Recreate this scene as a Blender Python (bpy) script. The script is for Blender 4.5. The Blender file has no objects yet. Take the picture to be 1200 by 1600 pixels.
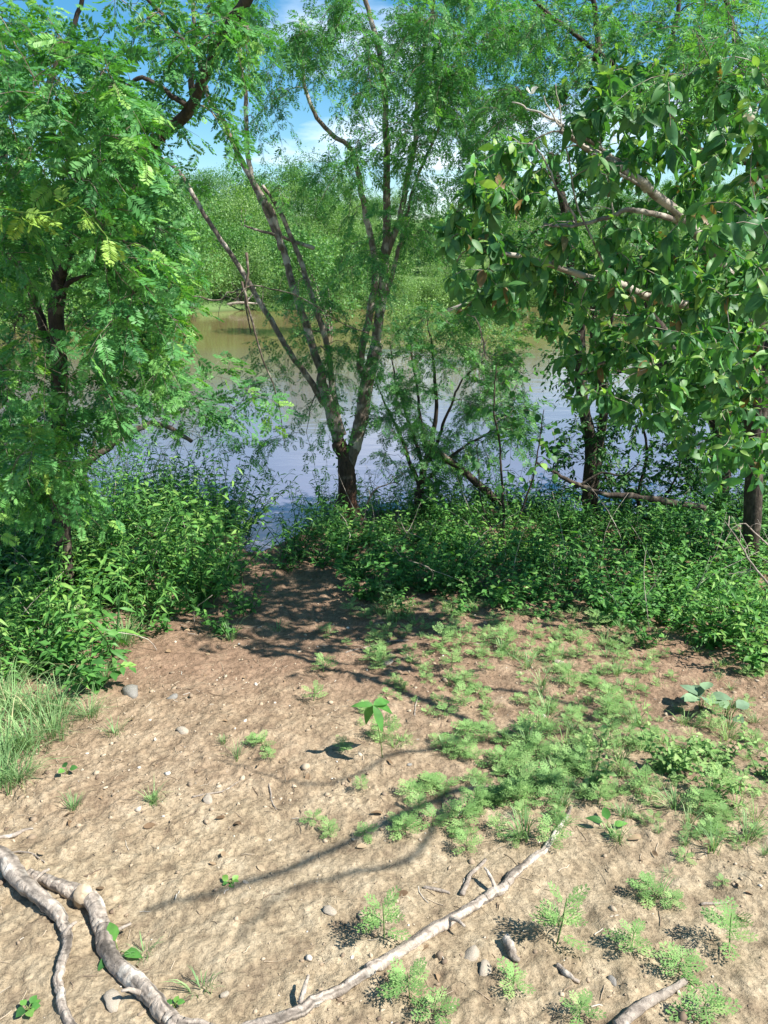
import bpy, math
import numpy as np
from mathutils import Vector, Matrix

RNG = np.random.default_rng(11)
SC = bpy.context.scene
COL = SC.collection

# ------------------------------------------------------------------ camera, sky, sun, exposure
PITCH = math.radians(18.4)
CAMZ = 1.6
F = 1202.0
cam_data = bpy.data.cameras.new('camera')
cam_data.sensor_fit = 'VERTICAL'
cam_data.sensor_height = 24.0
cam_data.lens = 24.0 * F / 1600.0
cam_data.clip_start = 0.05
cam_data.clip_end = 2000.0
cam = bpy.data.objects.new('camera', cam_data)
COL.objects.link(cam)
cam.location = (0, 0, CAMZ)
cam.rotation_euler = (math.pi / 2 - PITCH, 0, 0)
SC.camera = cam

CLOUD_SHIFT = (0.9, 0.35, 0.0)
SUN_EL = math.radians(51)
SUN_AZ = math.atan2(0.93, -0.34)          # clockwise from +Y
SUN_DIR = Vector((math.sin(SUN_AZ) * math.cos(SUN_EL), math.cos(SUN_AZ) * math.cos(SUN_EL), math.sin(SUN_EL)))
sun_data = bpy.data.lights.new('sun', 'SUN')
sun_data.energy = 5.0
sun_data.angle = math.radians(0.55)
sun_data.color = (1.0, 0.96, 0.89)
sun = bpy.data.objects.new('sun', sun_data)
COL.objects.link(sun)
sun.rotation_euler = SUN_DIR.to_track_quat('Z', 'Y').to_euler()

world = bpy.data.worlds.new('World')
SC.world = world
world.use_nodes = True
wn, wl = world.node_tree.nodes, world.node_tree.links
wn.clear()
w_out = wn.new('ShaderNodeOutputWorld')
w_bg = wn.new('ShaderNodeBackground')
w_bg.inputs['Strength'].default_value = 0.08
w_sky = wn.new('ShaderNodeTexSky')
w_sky.sky_type = 'NISHITA'
w_sky.sun_disc = False
w_sky.sun_elevation = SUN_EL
w_sky.sun_rotation = SUN_AZ
w_sky.altitude = 300
w_sky.air_density = 1.0
w_sky.dust_density = 0.1
w_sky.ozone_density = 1.6
# broken fair-weather cloud: noise over the view direction
w_tc = wn.new('ShaderNodeTexCoord')
w_sep = wn.new('ShaderNodeSeparateXYZ')
w_z = wn.new('ShaderNodeMath')
w_z.operation = 'MAXIMUM'
w_z.inputs[1].default_value = 0.0
w_z2 = wn.new('ShaderNodeMath')
w_z2.operation = 'ADD'
w_z2.inputs[1].default_value = 0.12
w_div = wn.new('ShaderNodeVectorMath')
w_div.operation = 'DIVIDE'
w_cmb = wn.new('ShaderNodeCombineXYZ')
w_map = wn.new('ShaderNodeMapping')
w_map.inputs['Scale'].default_value = (0.5, 0.5, 0.5)
w_map.inputs['Location'].default_value = CLOUD_SHIFT
w_no = wn.new('ShaderNodeTexNoise')
w_no.inputs['Scale'].default_value = 1.35
w_no.inputs['Detail'].default_value = 7.0
w_no.inputs['Roughness'].default_value = 0.56
w_ra = wn.new('ShaderNodeValToRGB')
w_ra.color_ramp.elements[0].position = 0.54
w_ra.color_ramp.elements[0].color = (0, 0, 0, 1)
w_ra.color_ramp.elements[1].position = 0.74
w_ra.color_ramp.elements[1].color = (0.8, 0.8, 0.8, 1)
w_mix = wn.new('ShaderNodeMix')
w_mix.data_type = 'RGBA'
w_mix.inputs['B'].default_value = (12.0, 12.2, 13.0, 1)
wl.new(w_tc.outputs['Generated'], w_sep.inputs[0])
wl.new(w_sep.outputs['Z'], w_z.inputs[0])
wl.new(w_z.outputs[0], w_z2.inputs[0])
for k_ in range(3):
    wl.new(w_z2.outputs[0], w_cmb.inputs[k_])
wl.new(w_tc.outputs['Generated'], w_div.inputs[0])
wl.new(w_cmb.outputs[0], w_div.inputs[1])
wl.new(w_div.outputs[0], w_map.inputs['Vector'])
wl.new(w_map.outputs['Vector'], w_no.inputs['Vector'])
wl.new(w_no.outputs['Fac'], w_ra.inputs['Fac'])
wl.new(w_ra.outputs['Color'], w_mix.inputs['Factor'])
w_hs = wn.new('ShaderNodeHueSaturation')
w_hs.inputs['Saturation'].default_value = 1.4
w_hs.inputs['Hue'].default_value = 0.49
wl.new(w_sky.outputs['Color'], w_hs.inputs['Color'])
wl.new(w_hs.outputs['Color'], w_mix.inputs['A'])
wl.new(w_mix.outputs['Result'], w_bg.inputs['Color'])
wl.new(w_bg.outputs['Background'], w_out.inputs['Surface'])

SC.view_settings.view_transform = 'Standard'
SC.view_settings.look = 'None'
SC.view_settings.gamma = 1.0
SC.view_settings.use_curve_mapping = False
SC.view_settings.exposure = 1.08
SC.cycles.max_bounces = 7
SC.cycles.diffuse_bounces = 3
SC.cycles.transmission_bounces = 4
SC.cycles.use_denoising = True

# ------------------------------------------------------------------ picture <-> place
CP, SP = math.cos(PITCH), math.sin(PITCH)


def ray(px, py):
    a = (px - 600.0) / F
    b = (800.0 - py) / F
    return np.array([a, CP + b * SP, -SP + b * CP])


def at(px, py, Y):
    d = ray(px, py)
    return d * (Y / d[1]) + np.array([0, 0, CAMZ])


def size_at(Y, pixels, py=800):
    d = ray(600, py)
    return pixels / F * (Y / d[1])


# ------------------------------------------------------------------ noise
def _hash(i, j, seed):
    n = (i.astype(np.int64) * 374761393 + j.astype(np.int64) * 668265263 + seed * 974711) & 0xffffffff
    n = ((n ^ (n >> 13)) * 1274126177) & 0xffffffff
    return ((n ^ (n >> 16)) & 0xffff) / 65535.0


def vnoise(x, y, seed=0):
    xi, yi = np.floor(x), np.floor(y)
    fx, fy = x - xi, y - yi
    fx = fx * fx * (3 - 2 * fx)
    fy = fy * fy * (3 - 2 * fy)
    a, b = _hash(xi, yi, seed), _hash(xi + 1, yi, seed)
    c, d = _hash(xi, yi + 1, seed), _hash(xi + 1, yi + 1, seed)
    return (a * (1 - fx) + b * fx) * (1 - fy) + (c * (1 - fx) + d * fx) * fy - 0.5


def fbm(x, y, oct_, seed=0, gain=0.5):
    s, a, f = 0, 1.0, 1.0
    for k in range(oct_):
        s = s + a * vnoise(x * f + k * 17.3, y * f - k * 9.1, seed + k)
        a *= gain
        f *= 2.03
    return s


def sstep(a, b, x):
    t = np.clip((x - a) / (b - a), 0, 1)
    return t * t * (3 - 2 * t)


WATER = -0.9


def shore(x):
    """distance of the waterline from the camera, along x"""
    s = 7.5 + 0.35 * np.sin(x * 0.9 + 1.0)
    s = s - 1.75 * np.exp(-((x + 0.98) / 0.33) ** 2)
    s = s + 9 * sstep(-6.0, -8.5, x) * 0 + 14 * sstep(-8.0, -12.0, x) + 5 * sstep(6.0, 11.0, x)
    return s


def far_shore(x):
    return 40.0 + 2.0 * np.sin(x * 0.16) - 12.0 * sstep(-6, -16, x) - 10 * sstep(16, 26, x)


def height(x, y, fine=True):
    x = np.asarray(x, float)
    y = np.asarray(y, float)
    h = -0.125 * np.clip(y - 1, 0, 8) + 0.02 * np.clip(1 - y, 0, 1)
    h = h + 0.05 * np.clip(np.abs(x) - 2.2, 0, 30) * sstep(10, 4, y)
    h = h + 0.09 * fbm(x * 0.55, y * 0.55, 2, 5) * sstep(0, 2, y)
    s = shore(x)
    h = h - 1.1 * sstep(s - 0.45, s + 0.5, y) - 0.5 * sstep(s, s + 4, y)
    fs = far_shore(x)
    up = sstep(fs - 2.5, fs + 1.5, y)
    rise = 0.10 * np.clip(y - fs, 0, 60) + 0.035 * np.clip(y - fs - 60, 0, 400)
    hill = 1.3 * fbm(x * 0.03, y * 0.03, 3, 9) * sstep(fs, fs + 25, y)
    h = h * (1 - up) + (-0.6 + rise + hill) * up
    if fine:
        near = sstep(9, 6, y)
        h = h + near * (0.030 * fbm(x * 4.5, y * 4.5, 3, 21) + 0.018 * np.abs(fbm(x * 15, y * 15, 3, 33, .6))
                        + 0.016 * np.maximum(fbm(x * 38, y * 38, 3, 43, .7), -.05) * (.15 + 1.2 * sstep(-.1, .35, fbm(x * 2.2, y * 2.2, 2, 61))))
    return h


def H(x, y):
    return float(height(np.array([x]), np.array([y]))[0])


def ground_at(px, py):
    d = ray(px, py)
    tt = np.arange(.8, 30, .05)
    q = d[None] * tt[:, None]
    k = int(np.argmax(q[:, 2] + CAMZ <= height(q[:, 0], q[:, 1])))
    lo, hi = tt[max(k - 1, 0)], tt[k]
    for _ in range(8):
        t = (lo + hi) / 2
        p = d * t
        if p[2] + CAMZ <= H(p[0], p[1]):
            hi = t
        else:
            lo = t
    return np.array([p[0], p[1], H(p[0], p[1])])


# ------------------------------------------------------------------ mesh helpers
class Geo:
    def __init__(s):
        s.V, s.T, s.A, s.n = [], [], [], 0

    def add(s, V, T, a=0.5):
        V = np.asarray(V, np.float32).reshape(-1, 3)
        T = np.asarray(T, np.int32).reshape(-1, 3)
        s.V.append(V)
        s.T.append(T + s.n)
        s.A.append(np.full(len(V), a, np.float32) if np.isscalar(a) else np.asarray(a, np.float32))
        s.n += len(V)

    def mesh(s, name, mat, smooth=True):
        V = np.concatenate(s.V)
        T = np.concatenate(s.T)
        A = np.concatenate(s.A)
        me = bpy.data.meshes.new(name)
        me.vertices.add(len(V))
        me.vertices.foreach_set('co', V.ravel())
        me.loops.add(len(T) * 3)
        me.loops.foreach_set('vertex_index', T.ravel())
        me.polygons.add(len(T))
        me.polygons.foreach_set('loop_start', np.arange(0, len(T) * 3, 3, dtype=np.int32))
        me.update(calc_edges=True)
        if smooth:
            me.polygons.foreach_set('use_smooth', np.ones(len(T), bool))
        at_ = me.attributes.new('v', 'FLOAT', 'POINT')
        at_.data.foreach_set('value', A)
        me.materials.append(mat)
        return me

    def build(s, name, mat, parent=None, smooth=True, kind=None):
        o = bpy.data.objects.new(name, s.mesh(name, mat, smooth))
        COL.objects.link(o)
        if parent is not None:
            o.parent = parent
            o.matrix_parent_inverse = Matrix.Translation(-Vector(parent.location)) if parent.type == 'EMPTY' and tuple(parent.rotation_euler) == (0, 0, 0) and tuple(parent.scale) == (1, 1, 1) else Matrix()
        if kind:
            o['kind'] = kind
        return o


def tag(o, label=None, cat=None, group=None, kind=None):
    for k, v in (('label', label), ('category', cat), ('group', group), ('kind', kind)):
        if v:
            o[k] = v
    return o


def empty(name, loc, label, cat, group=None):
    o = bpy.data.objects.new(name, None)
    o.empty_display_size = 0.05
    COL.objects.link(o)
    o.location = [float(c) for c in loc]
    return tag(o, label, cat, group)


def norm(v):
    return v / (np.linalg.norm(v, axis=-1, keepdims=True) + 1e-9)


def tube(geo, P, R, sides=6, a=0.5, rough=0.0, cap=True):
    P = np.asarray(P, float)
    R = np.asarray(R, float) * np.ones(len(P))
    n = len(P)
    Tn = norm(np.gradient(P, axis=0))
    ref = np.array([0.13, 0.31, 0.94]) if abs(Tn[0][2]) < 0.8 else np.array([0.95, 0.2, 0.1])
    U = norm(np.cross(Tn, ref))
    for k in range(1, n):                       # parallel transport
        u = U[k - 1] - Tn[k] * np.dot(U[k - 1], Tn[k])
        U[k] = u / (np.linalg.norm(u) + 1e-9)
    W = np.cross(Tn, U)
    th = np.linspace(0, 2 * np.pi, sides, endpoint=False)
    rr = R[:, None] * (1 + rough * (RNG.random((n, sides)) - .5))
    V = P[:, None, :] + rr[..., None] * (np.cos(th)[None, :, None] * U[:, None, :] + np.sin(th)[None, :, None] * W[:, None, :])
    i = np.arange(n - 1)[:, None] * sides
    j = np.arange(sides)[None, :]
    j2 = (j + 1) % sides
    a0, b0, c0, d0 = (i + j).ravel(), (i + j2).ravel(), (i + sides + j2).ravel(), (i + sides + j).ravel()
    T = np.concatenate([np.stack([a0, b0, c0], 1), np.stack([a0, c0, d0], 1)])
    V = V.reshape(-1, 3)
    if cap:
        V = np.concatenate([V, P[:1] - Tn[:1] * R[0] * .2, P[-1:] + Tn[-1:] * R[-1] * .4])
        e0, e1 = n * sides, n * sides + 1
        jj = np.arange(sides)
        k2 = (jj + 1) % sides
        T = np.concatenate([T, np.stack([np.full(sides, e0), k2, jj], 1),
                            np.stack([np.full(sides, e1), jj + (n - 1) * sides, k2 + (n - 1) * sides], 1)])
    geo.add(V, T, a)


def smooth_path(P, n, wob=0.0):
    """Catmull-Rom through P; n points; wob = sideways irregularity in metres"""
    P = np.asarray(P, float)
    if len(P) == 2:
        t = np.linspace(0, 1, n)[:, None]
        Q = P[0] * (1 - t) + P[1] * t
    else:
        E = np.concatenate([[2 * P[0] - P[1]], P, [2 * P[-1] - P[-2]]])
        u = np.linspace(0, len(P) - 1 - 1e-6, n)
        k = np.floor(u).astype(int)
        t = (u - k)[:, None]
        p0, p1, p2, p3 = E[k], E[k + 1], E[k + 2], E[k + 3]
        Q = .5 * ((2 * p1) + (-p0 + p2) * t + (2 * p0 - 5 * p1 + 4 * p2 - p3) * t ** 2 + (-p0 + 3 * p1 - 3 * p2 + p3) * t ** 3)
    if wob:
        w = np.cumsum(RNG.normal(0, wob, (n, 3)), 0)
        w -= np.linspace(0, 1, n)[:, None] * w[-1] + (1 - np.linspace(0, 1, n)[:, None]) * w[0]
        Q = Q + w
    return Q


def frames(X, N):
    X = norm(X)
    Z = norm(N - X * np.sum(N * X, -1, keepdims=True))
    Y = np.cross(Z, X)
    return np.stack([X, Y, Z], -1)              # columns


def stamp(geo, tv, tt, pos, R, scale, a):
    """copies of a template with its own frame, scale (k or k,3) and colour value each"""
    k = len(pos)
    if k == 0:
        return
    sc_ = np.asarray(scale, float)
    if sc_.ndim == 1:
        sc_ = sc_[:, None]
    V = np.einsum('kij,knj->kni', R, tv[None] * sc_[:, None, :]) + pos[:, None, :]
    T = tt[None] + (np.arange(k) * len(tv))[:, None, None]
    geo.add(V.reshape(-1, 3), T.reshape(-1, 3), np.repeat(a, len(tv)))


# ------------------------------------------------------------------ leaf templates (+X along the leaf, +Z its face)
def t_bipinnate(pairs, two=True, seed=0, half=0.26):
    r = np.random.default_rng(seed)
    V, T = [], []
    w = 0.012
    V += [[0, -w, 0], [0, w, 0], [1, 0, -.12]]
    T += [[0, 1, 2]]
    for i in range(pairs):
        s = 0.14 + 0.84 * (i + .5) / pairs
        L = half * (0.55 + 0.75 * math.sin(math.pi * min(1, s * .9 + .05))) * r.uniform(.85, 1.12)
        for sd in (-1, 1):
            ang = math.radians(r.uniform(52, 72)) if i < pairs - 1 else math.radians(30)
            d = np.array([math.cos(ang), sd * math.sin(ang), r.uniform(-.25, .1)])
            c = np.array([s, 0, -.12 * s * s])
            q = np.array([-d[1], d[0], 0]) * .052
            q[2] = r.uniform(-.03, .03)
            b = len(V)
            if two:
                V += [list(c), list(c + d * L * .55 + q), list(c + d * L), list(c + d * L * .5 - q)]
                T += [[b, b + 1, b + 2], [b, b + 2, b + 3]]
            else:
                V += [list(c + q * .8), list(c - q * .8), list(c + d * L)]
                T += [[b, b + 1, b + 2]]
    return np.array(V, float), np.array(T)


def t_blade(nu, width, fold=0.16, curl=0.3, taper=.5, wav=0.0):
    """simple ovate or elliptic blade with a folded midrib"""
    V, T = [], []
    for i in range(nu + 1):
        u = i / nu
        w = width * (math.sin(math.pi * min(1, u ** taper)) ** .8 if 0 < u < 1 else 0.02)
        z = -curl * u * u
        o = wav * math.sin(u * 9)
        V += [[u, -w, z + fold * w + o], [u, 0, z], [u, w, z + fold * w - o]]
    for i in range(nu):
        b = i * 3
        T += [[b, b + 3, b + 1], [b + 1, b + 3, b + 4], [b + 1, b + 4, b + 2], [b + 2, b + 4, b + 5]]
    return np.array(V, float), np.array(T)


def t_pinnatifid(seed=0, lobes=5):
    """ragweed leaf: lobed lobes"""
    r = np.random.default_rng(seed)
    V, T = [], []

    def tri(c, d, L, w):
        q = np.array([-d[1], d[0], 0]) * w
        b = len(V)
        m = c + d * L * .45
        V.extend([list(c), list(m + q), list(c + d * L), list(m - q)])
        T.extend([[b, b + 1, b + 2], [b, b + 2, b + 3]])
    tri(np.zeros(3), np.array([1., 0, -.1]), 1, .035)
    for i in range(lobes):
        s = .2 + .7 * i / (lobes - 1)
        L = .42 * math.sin(math.pi * (s * .75 + .15)) * r.uniform(.85, 1.1)
        for sd in (-1, 1):
            an = math.radians(r.uniform(45, 62))
            d = np.array([math.cos(an), sd * math.sin(an), r.uniform(-.1, .15)])
            c = np.array([s, 0, -.1 * s])
            tri(c, d, L, .035)
            for k in range(2):
                for s2 in (-1, 1):
                    a2 = an + s2 * math.radians(42)
                    d2 = np.array([math.cos(a2), sd * math.sin(a2), r.uniform(-.1, .1)])
                    tri(c + d * L * (.35 + .3 * k), d2, L * (.4 - .1 * k), .022)
    return np.array(V, float), np.array(T)


LEAF = {
    'fine_hi': [t_bipinnate(11, True, s, .27) for s in range(4)],
    'fine_mid': [t_bipinnate(7, True, s + 9, .28) for s in range(3)],
    'fine_lo': [t_bipinnate(6, False, s + 20, .3) for s in range(3)],
    'broad': [t_blade(7, .23, .22, .25, .9, .01), t_blade(7, .21, .38, .5, .95, .025), t_blade(7, .25, .15, .12, .85, .018), t_blade(7, .22, .45, .7, .9, .025)],
    'ovate': [t_blade(4, .26, .3, .25, .65), t_blade(4, .23, .4, .35, .7)],
    'ovate_lo': [t_blade(2, .27, .3, .2, .8)],
    'round': [t_blade(4, .42, .25, .2, .8)],
    'lance': [t_blade(3, .13, .3, .4, .75), t_blade(3, .11, .3, .6, .75)],
    'narrow': [t_blade(2, .045, .2, .25, .9)],
    'rag': [t_pinnatifid(s) for s in range(4)],
}

# ------------------------------------------------------------------ materials
MATS = {}


def new_mat(name):
    m = bpy.data.materials.new(name)
    m.use_nodes = True
    m.node_tree.nodes.clear()
    MATS[name] = m
    return m, m.node_tree.nodes, m.node_tree.links


def ramp(nodes, stops):
    r = nodes.new('ShaderNodeValToRGB')
    el = r.color_ramp.elements
    while len(el) < len(stops):
        el.new(.5)
    for e, (p, c) in zip(el, stops):
        e.position = p
        e.color = (*c, 1)
    return r


def leaf_mat(name, stops, back=1.15, trans=.38, rough=.5, spec=.3, glow=(1.5, 1.75, .55), bump=True):
    m, N, L = new_mat(name)
    out = N.new('ShaderNodeOutputMaterial')
    att = N.new('ShaderNodeAttribute')
    att.attribute_name = 'v'
    r = ramp(N, stops)
    L.new(att.outputs['Fac'], r.inputs['Fac'])
    tc = N.new('ShaderNodeTexCoord')
    no = N.new('ShaderNodeTexNoise')
    no.inputs['Scale'].default_value = 30
    no.inputs['Detail'].default_value = 2
    gp = N.new('ShaderNodeNewGeometry')
    L.new(gp.outputs['Position'], no.inputs['Vector'])
    mr = N.new('ShaderNodeMapRange')
    mr.inputs['From Min'].default_value = .3
    mr.inputs['From Max'].default_value = .7
    mr.inputs['To Min'].default_value = .82
    mr.inputs['To Max'].default_value = 1.18
    L.new(no.outputs['Fac'], mr.inputs['Value'])
    mu = N.new('ShaderNodeMix')
    mu.data_type = 'RGBA'
    mu.blend_type = 'MULTIPLY'
    mu.inputs['Factor'].default_value = 1
    L.new(r.outputs['Color'], mu.inputs['A'])
    L.new(mr.outputs['Result'], mu.inputs['B'])
    geo = N.new('ShaderNodeNewGeometry')
    bk = N.new('ShaderNodeMix')
    bk.data_type = 'RGBA'
    bk.blend_type = 'MULTIPLY'
    bk.inputs['B'].default_value = (back, back * .98, back * 1.05, 1)
    L.new(geo.outputs['Backfacing'], bk.inputs['Factor'])
    L.new(mu.outputs['Result'], bk.inputs['A'])
    p = N.new('ShaderNodeBsdfPrincipled')
    p.inputs['Roughness'].default_value = rough
    p.inputs['Specular IOR Level'].default_value = spec
    L.new(bk.outputs['Result'], p.inputs['Base Color'])
    tr = N.new('ShaderNodeBsdfTranslucent')
    tm = N.new('ShaderNodeMix')
    tm.data_type = 'RGBA'
    tm.blend_type = 'MULTIPLY'
    tm.inputs['Factor'].default_value = 1
    tm.inputs['B'].default_value = (*glow, 1)
    L.new(mu.outputs['Result'], tm.inputs['A'])
    L.new(tm.outputs['Result'], tr.inputs['Color'])
    if bump:
        b = N.new('ShaderNodeBump')
        b.inputs['Strength'].default_value = .25
        b.inputs['Distance'].default_value = .004
        L.new(no.outputs['Fac'], b.inputs['Height'])
        L.new(b.outputs['Normal'], p.inputs['Normal'])
    mx = N.new('ShaderNodeMixShader')
    mx.inputs['Fac'].default_value = trans
    L.new(p.outputs[0], mx.inputs[1])
    L.new(tr.outputs[0], mx.inputs[2])
    L.new(mx.outputs[0], out.inputs['Surface'])
    return m


M_FINE = leaf_mat('feathery_leaf', [(0, (.035, .125, .038)), (.5, (.08, .235, .062)), (.85, (.14, .32, .08)), (1, (.21, .39, .08))], trans=.35)
M_FINE2 = leaf_mat('light_feathery_leaf', [(0, (.05, .15, .05)), (.6, (.09, .24, .07)), (1, (.17, .35, .08))], trans=.35)
M_BROAD = leaf_mat('broad_leaf', [(0, (.2, .13, .05)), (.02, (.035, .11, .04)), (.5, (.06, .175, .05)), (.85, (.11, .25, .06)), (1, (.25, .38, .09))], back=1.6, trans=.3, rough=.5, spec=.35)
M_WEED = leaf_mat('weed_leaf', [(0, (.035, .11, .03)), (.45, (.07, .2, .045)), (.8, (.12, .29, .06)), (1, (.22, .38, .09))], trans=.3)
M_DARK = leaf_mat('dark_small_leaf', [(0, (.025, .085, .025)), (.7, (.05, .145, .04)), (1, (.1, .23, .05))], trans=.3)
M_RAG = leaf_mat('ragweed_leaf', [(0, (.10, .20, .055)), (.5, (.18, .32, .095)), (1, (.32, .45, .16))], trans=.3, glow=(1.15, 1.3, .7), rough=.65)
M_GRASS = leaf_mat('grass_blade', [(0, (.12, .22, .08)), (.6, (.19, .33, .12)), (.9, (.3, .42, .17)), (1, (.45, .42, .22))], trans=.3, glow=(1.1, 1.2, .7), rough=.55)
M_GREY = leaf_mat('grey_green_leaf', [(0, (.16, .25, .15)), (1, (.24, .36, .2))], trans=.2, glow=(1.1, 1.2, .7), rough=.6)
M_FARLEAF = leaf_mat('far_leaf', [(0, (.08, .16, .05)), (.5, (.13, .245, .07)), (1, (.22, .34, .10))], trans=.3, bump=False)
M_FARDARK = leaf_mat('far_dark_leaf', [(0, (.05, .13, .035)), (.6, (.09, .22, .055)), (1, (.17, .31, .08))], trans=.3, bump=False)
M_PETAL = leaf_mat('white_petal', [(0, (.7, .7, .62)), (1, (.8, .8, .72))], trans=.3, glow=(1.1, 1.1, 1.0))
M_DRYLEAF = leaf_mat('dry_leaf', [(0, (.12, .075, .04)), (.5, (.25, .17, .10)), (1, (.4, .31, .2))], trans=.1, glow=(1.1, .9, .6), rough=.8)
M_NEW = leaf_mat('yellow_shoot', [(0, (.13, .27, .05)), (1, (.24, .38, .07))], trans=.3, glow=(1.1, 1.2, .5))


def wood_mat(name, dark, mid, pale, scale=14, patch=.55, bump=.6, dist=.01):
    m, N, L = new_mat(name)
    out = N.new('ShaderNodeOutputMaterial')
    tc = N.new('ShaderNodeTexCoord')
    mp = N.new('ShaderNodeMapping')
    mp.inputs['Scale'].default_value = (1, 1, .35)
    L.new(tc.outputs['Object'], mp.inputs['Vector'])
    n1 = N.new('ShaderNodeTexNoise')
    n1.inputs['Scale'].default_value = scale * 3
    n1.inputs['Detail'].default_value = 6
    n1.inputs['Roughness'].default_value = .65
    L.new(mp.outputs['Vector'], n1.inputs['Vector'])
    n1.inputs['Distortion'].default_value = .6
    n2 = N.new('ShaderNodeTexNoise')
    n2.inputs['Scale'].default_value = scale
    n2.inputs['Detail'].default_value = 4
    L.new(tc.outputs['Object'], n2.inputs['Vector'])
    r1 = ramp(N, [(.32, dark), (.62, mid)])
    L.new(n1.outputs['Fac'], r1.inputs['Fac'])
    r2 = ramp(N, [(patch - .04, (0, 0, 0)), (patch + .06, (1, 1, 1))])
    L.new(n2.outputs['Fac'], r2.inputs['Fac'])
    mx = N.new('ShaderNodeMix')
    mx.data_type = 'RGBA'
    mx.inputs['B'].default_value = (*pale, 1)
    L.new(r2.outputs['Color'], mx.inputs['Factor'])
    L.new(r1.outputs['Color'], mx.inputs['A'])
    att = N.new('ShaderNodeAttribute')
    att.attribute_name = 'v'
    ar = N.new('ShaderNodeMapRange')
    ar.inputs['From Min'].default_value = .15
    ar.inputs['From Max'].default_value = .75
    ar.inputs['To Min'].default_value = .35
    ar.inputs['To Max'].default_value = 1.3
    L.new(att.outputs['Fac'], ar.inputs['Value'])
    st = N.new('ShaderNodeMix')
    st.data_type = 'RGBA'
    st.blend_type = 'MULTIPLY'
    st.inputs['Factor'].default_value = 1
    L.new(mx.outputs['Result'], st.inputs['A'])
    L.new(ar.outputs['Result'], st.inputs['B'])
    p = N.new('ShaderNodeBsdfPrincipled')
    p.inputs['Roughness'].default_value = .85
    p.inputs['Specular IOR Level'].default_value = .2
    L.new(st.outputs['Result'], p.inputs['Base Color'])
    b = N.new('ShaderNodeBump')
    b.inputs['Strength'].default_value = bump
    b.inputs['Distance'].default_value = dist
    L.new(n1.outputs['Fac'], b.inputs['Height'])
    L.new(b.outputs['Normal'], p.inputs['Normal'])
    L.new(p.outputs[0], out.inputs['Surface'])
    return m


M_BARK = wood_mat('grey_brown_bark', (.08, .062, .05), (.25, .2, .16), (.44, .39, .33), 12, .53, .9, .014)
M_BARK_LOW = wood_mat('brown_trunk_bark', (.04, .026, .019), (.12, .078, .055), (.2, .15, .115), 14, .64, 1.0, .018)
M_BARK_PALE = wood_mat('pale_bark', (.11, .09, .075), (.26, .22, .18), (.42, .38, .32), 14, .5, .7, .006)
M_BARK_DARK = wood_mat('dark_bark', (.03, .024, .02), (.085, .065, .05), (.16, .13, .1), 14, .62, .9, .012)
M_BARK_RED = wood_mat('split_bark', (.05, .03, .02), (.2, .10, .065), (.30, .2, .15), 18, .6, .9, .02)
M_TWIG = wood_mat('twig_bark', (.07, .05, .04), (.17, .13, .1), (.3, .26, .21), 20, .55, .3, .003)
M_DEAD = wood_mat('weathered_wood', (.17, .14, .115), (.40, .34, .28), (.52, .47, .40), 16, .6, 1.0, .01)
M_CUT = wood_mat('cut_wood', (.36, .27, .18), (.46, .37, .26), (.5, .42, .3), 30, .6, .4, .003)
M_STALK = wood_mat('green_stalk', (.09, .14, .04), (.15, .2, .06), (.2, .22, .09), 20, .6, .2, .002)
M_STONE = wood_mat('pale_stone', (.36, .3, .23), (.48, .41, .32), (.56, .5, .42), 18, .58, .6, .006)
M_STONE_GREY = wood_mat('grey_stone', (.2, .19, .17), (.3, .28, .25), (.38, .36, .32), 18, .58, .6, .006)


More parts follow.
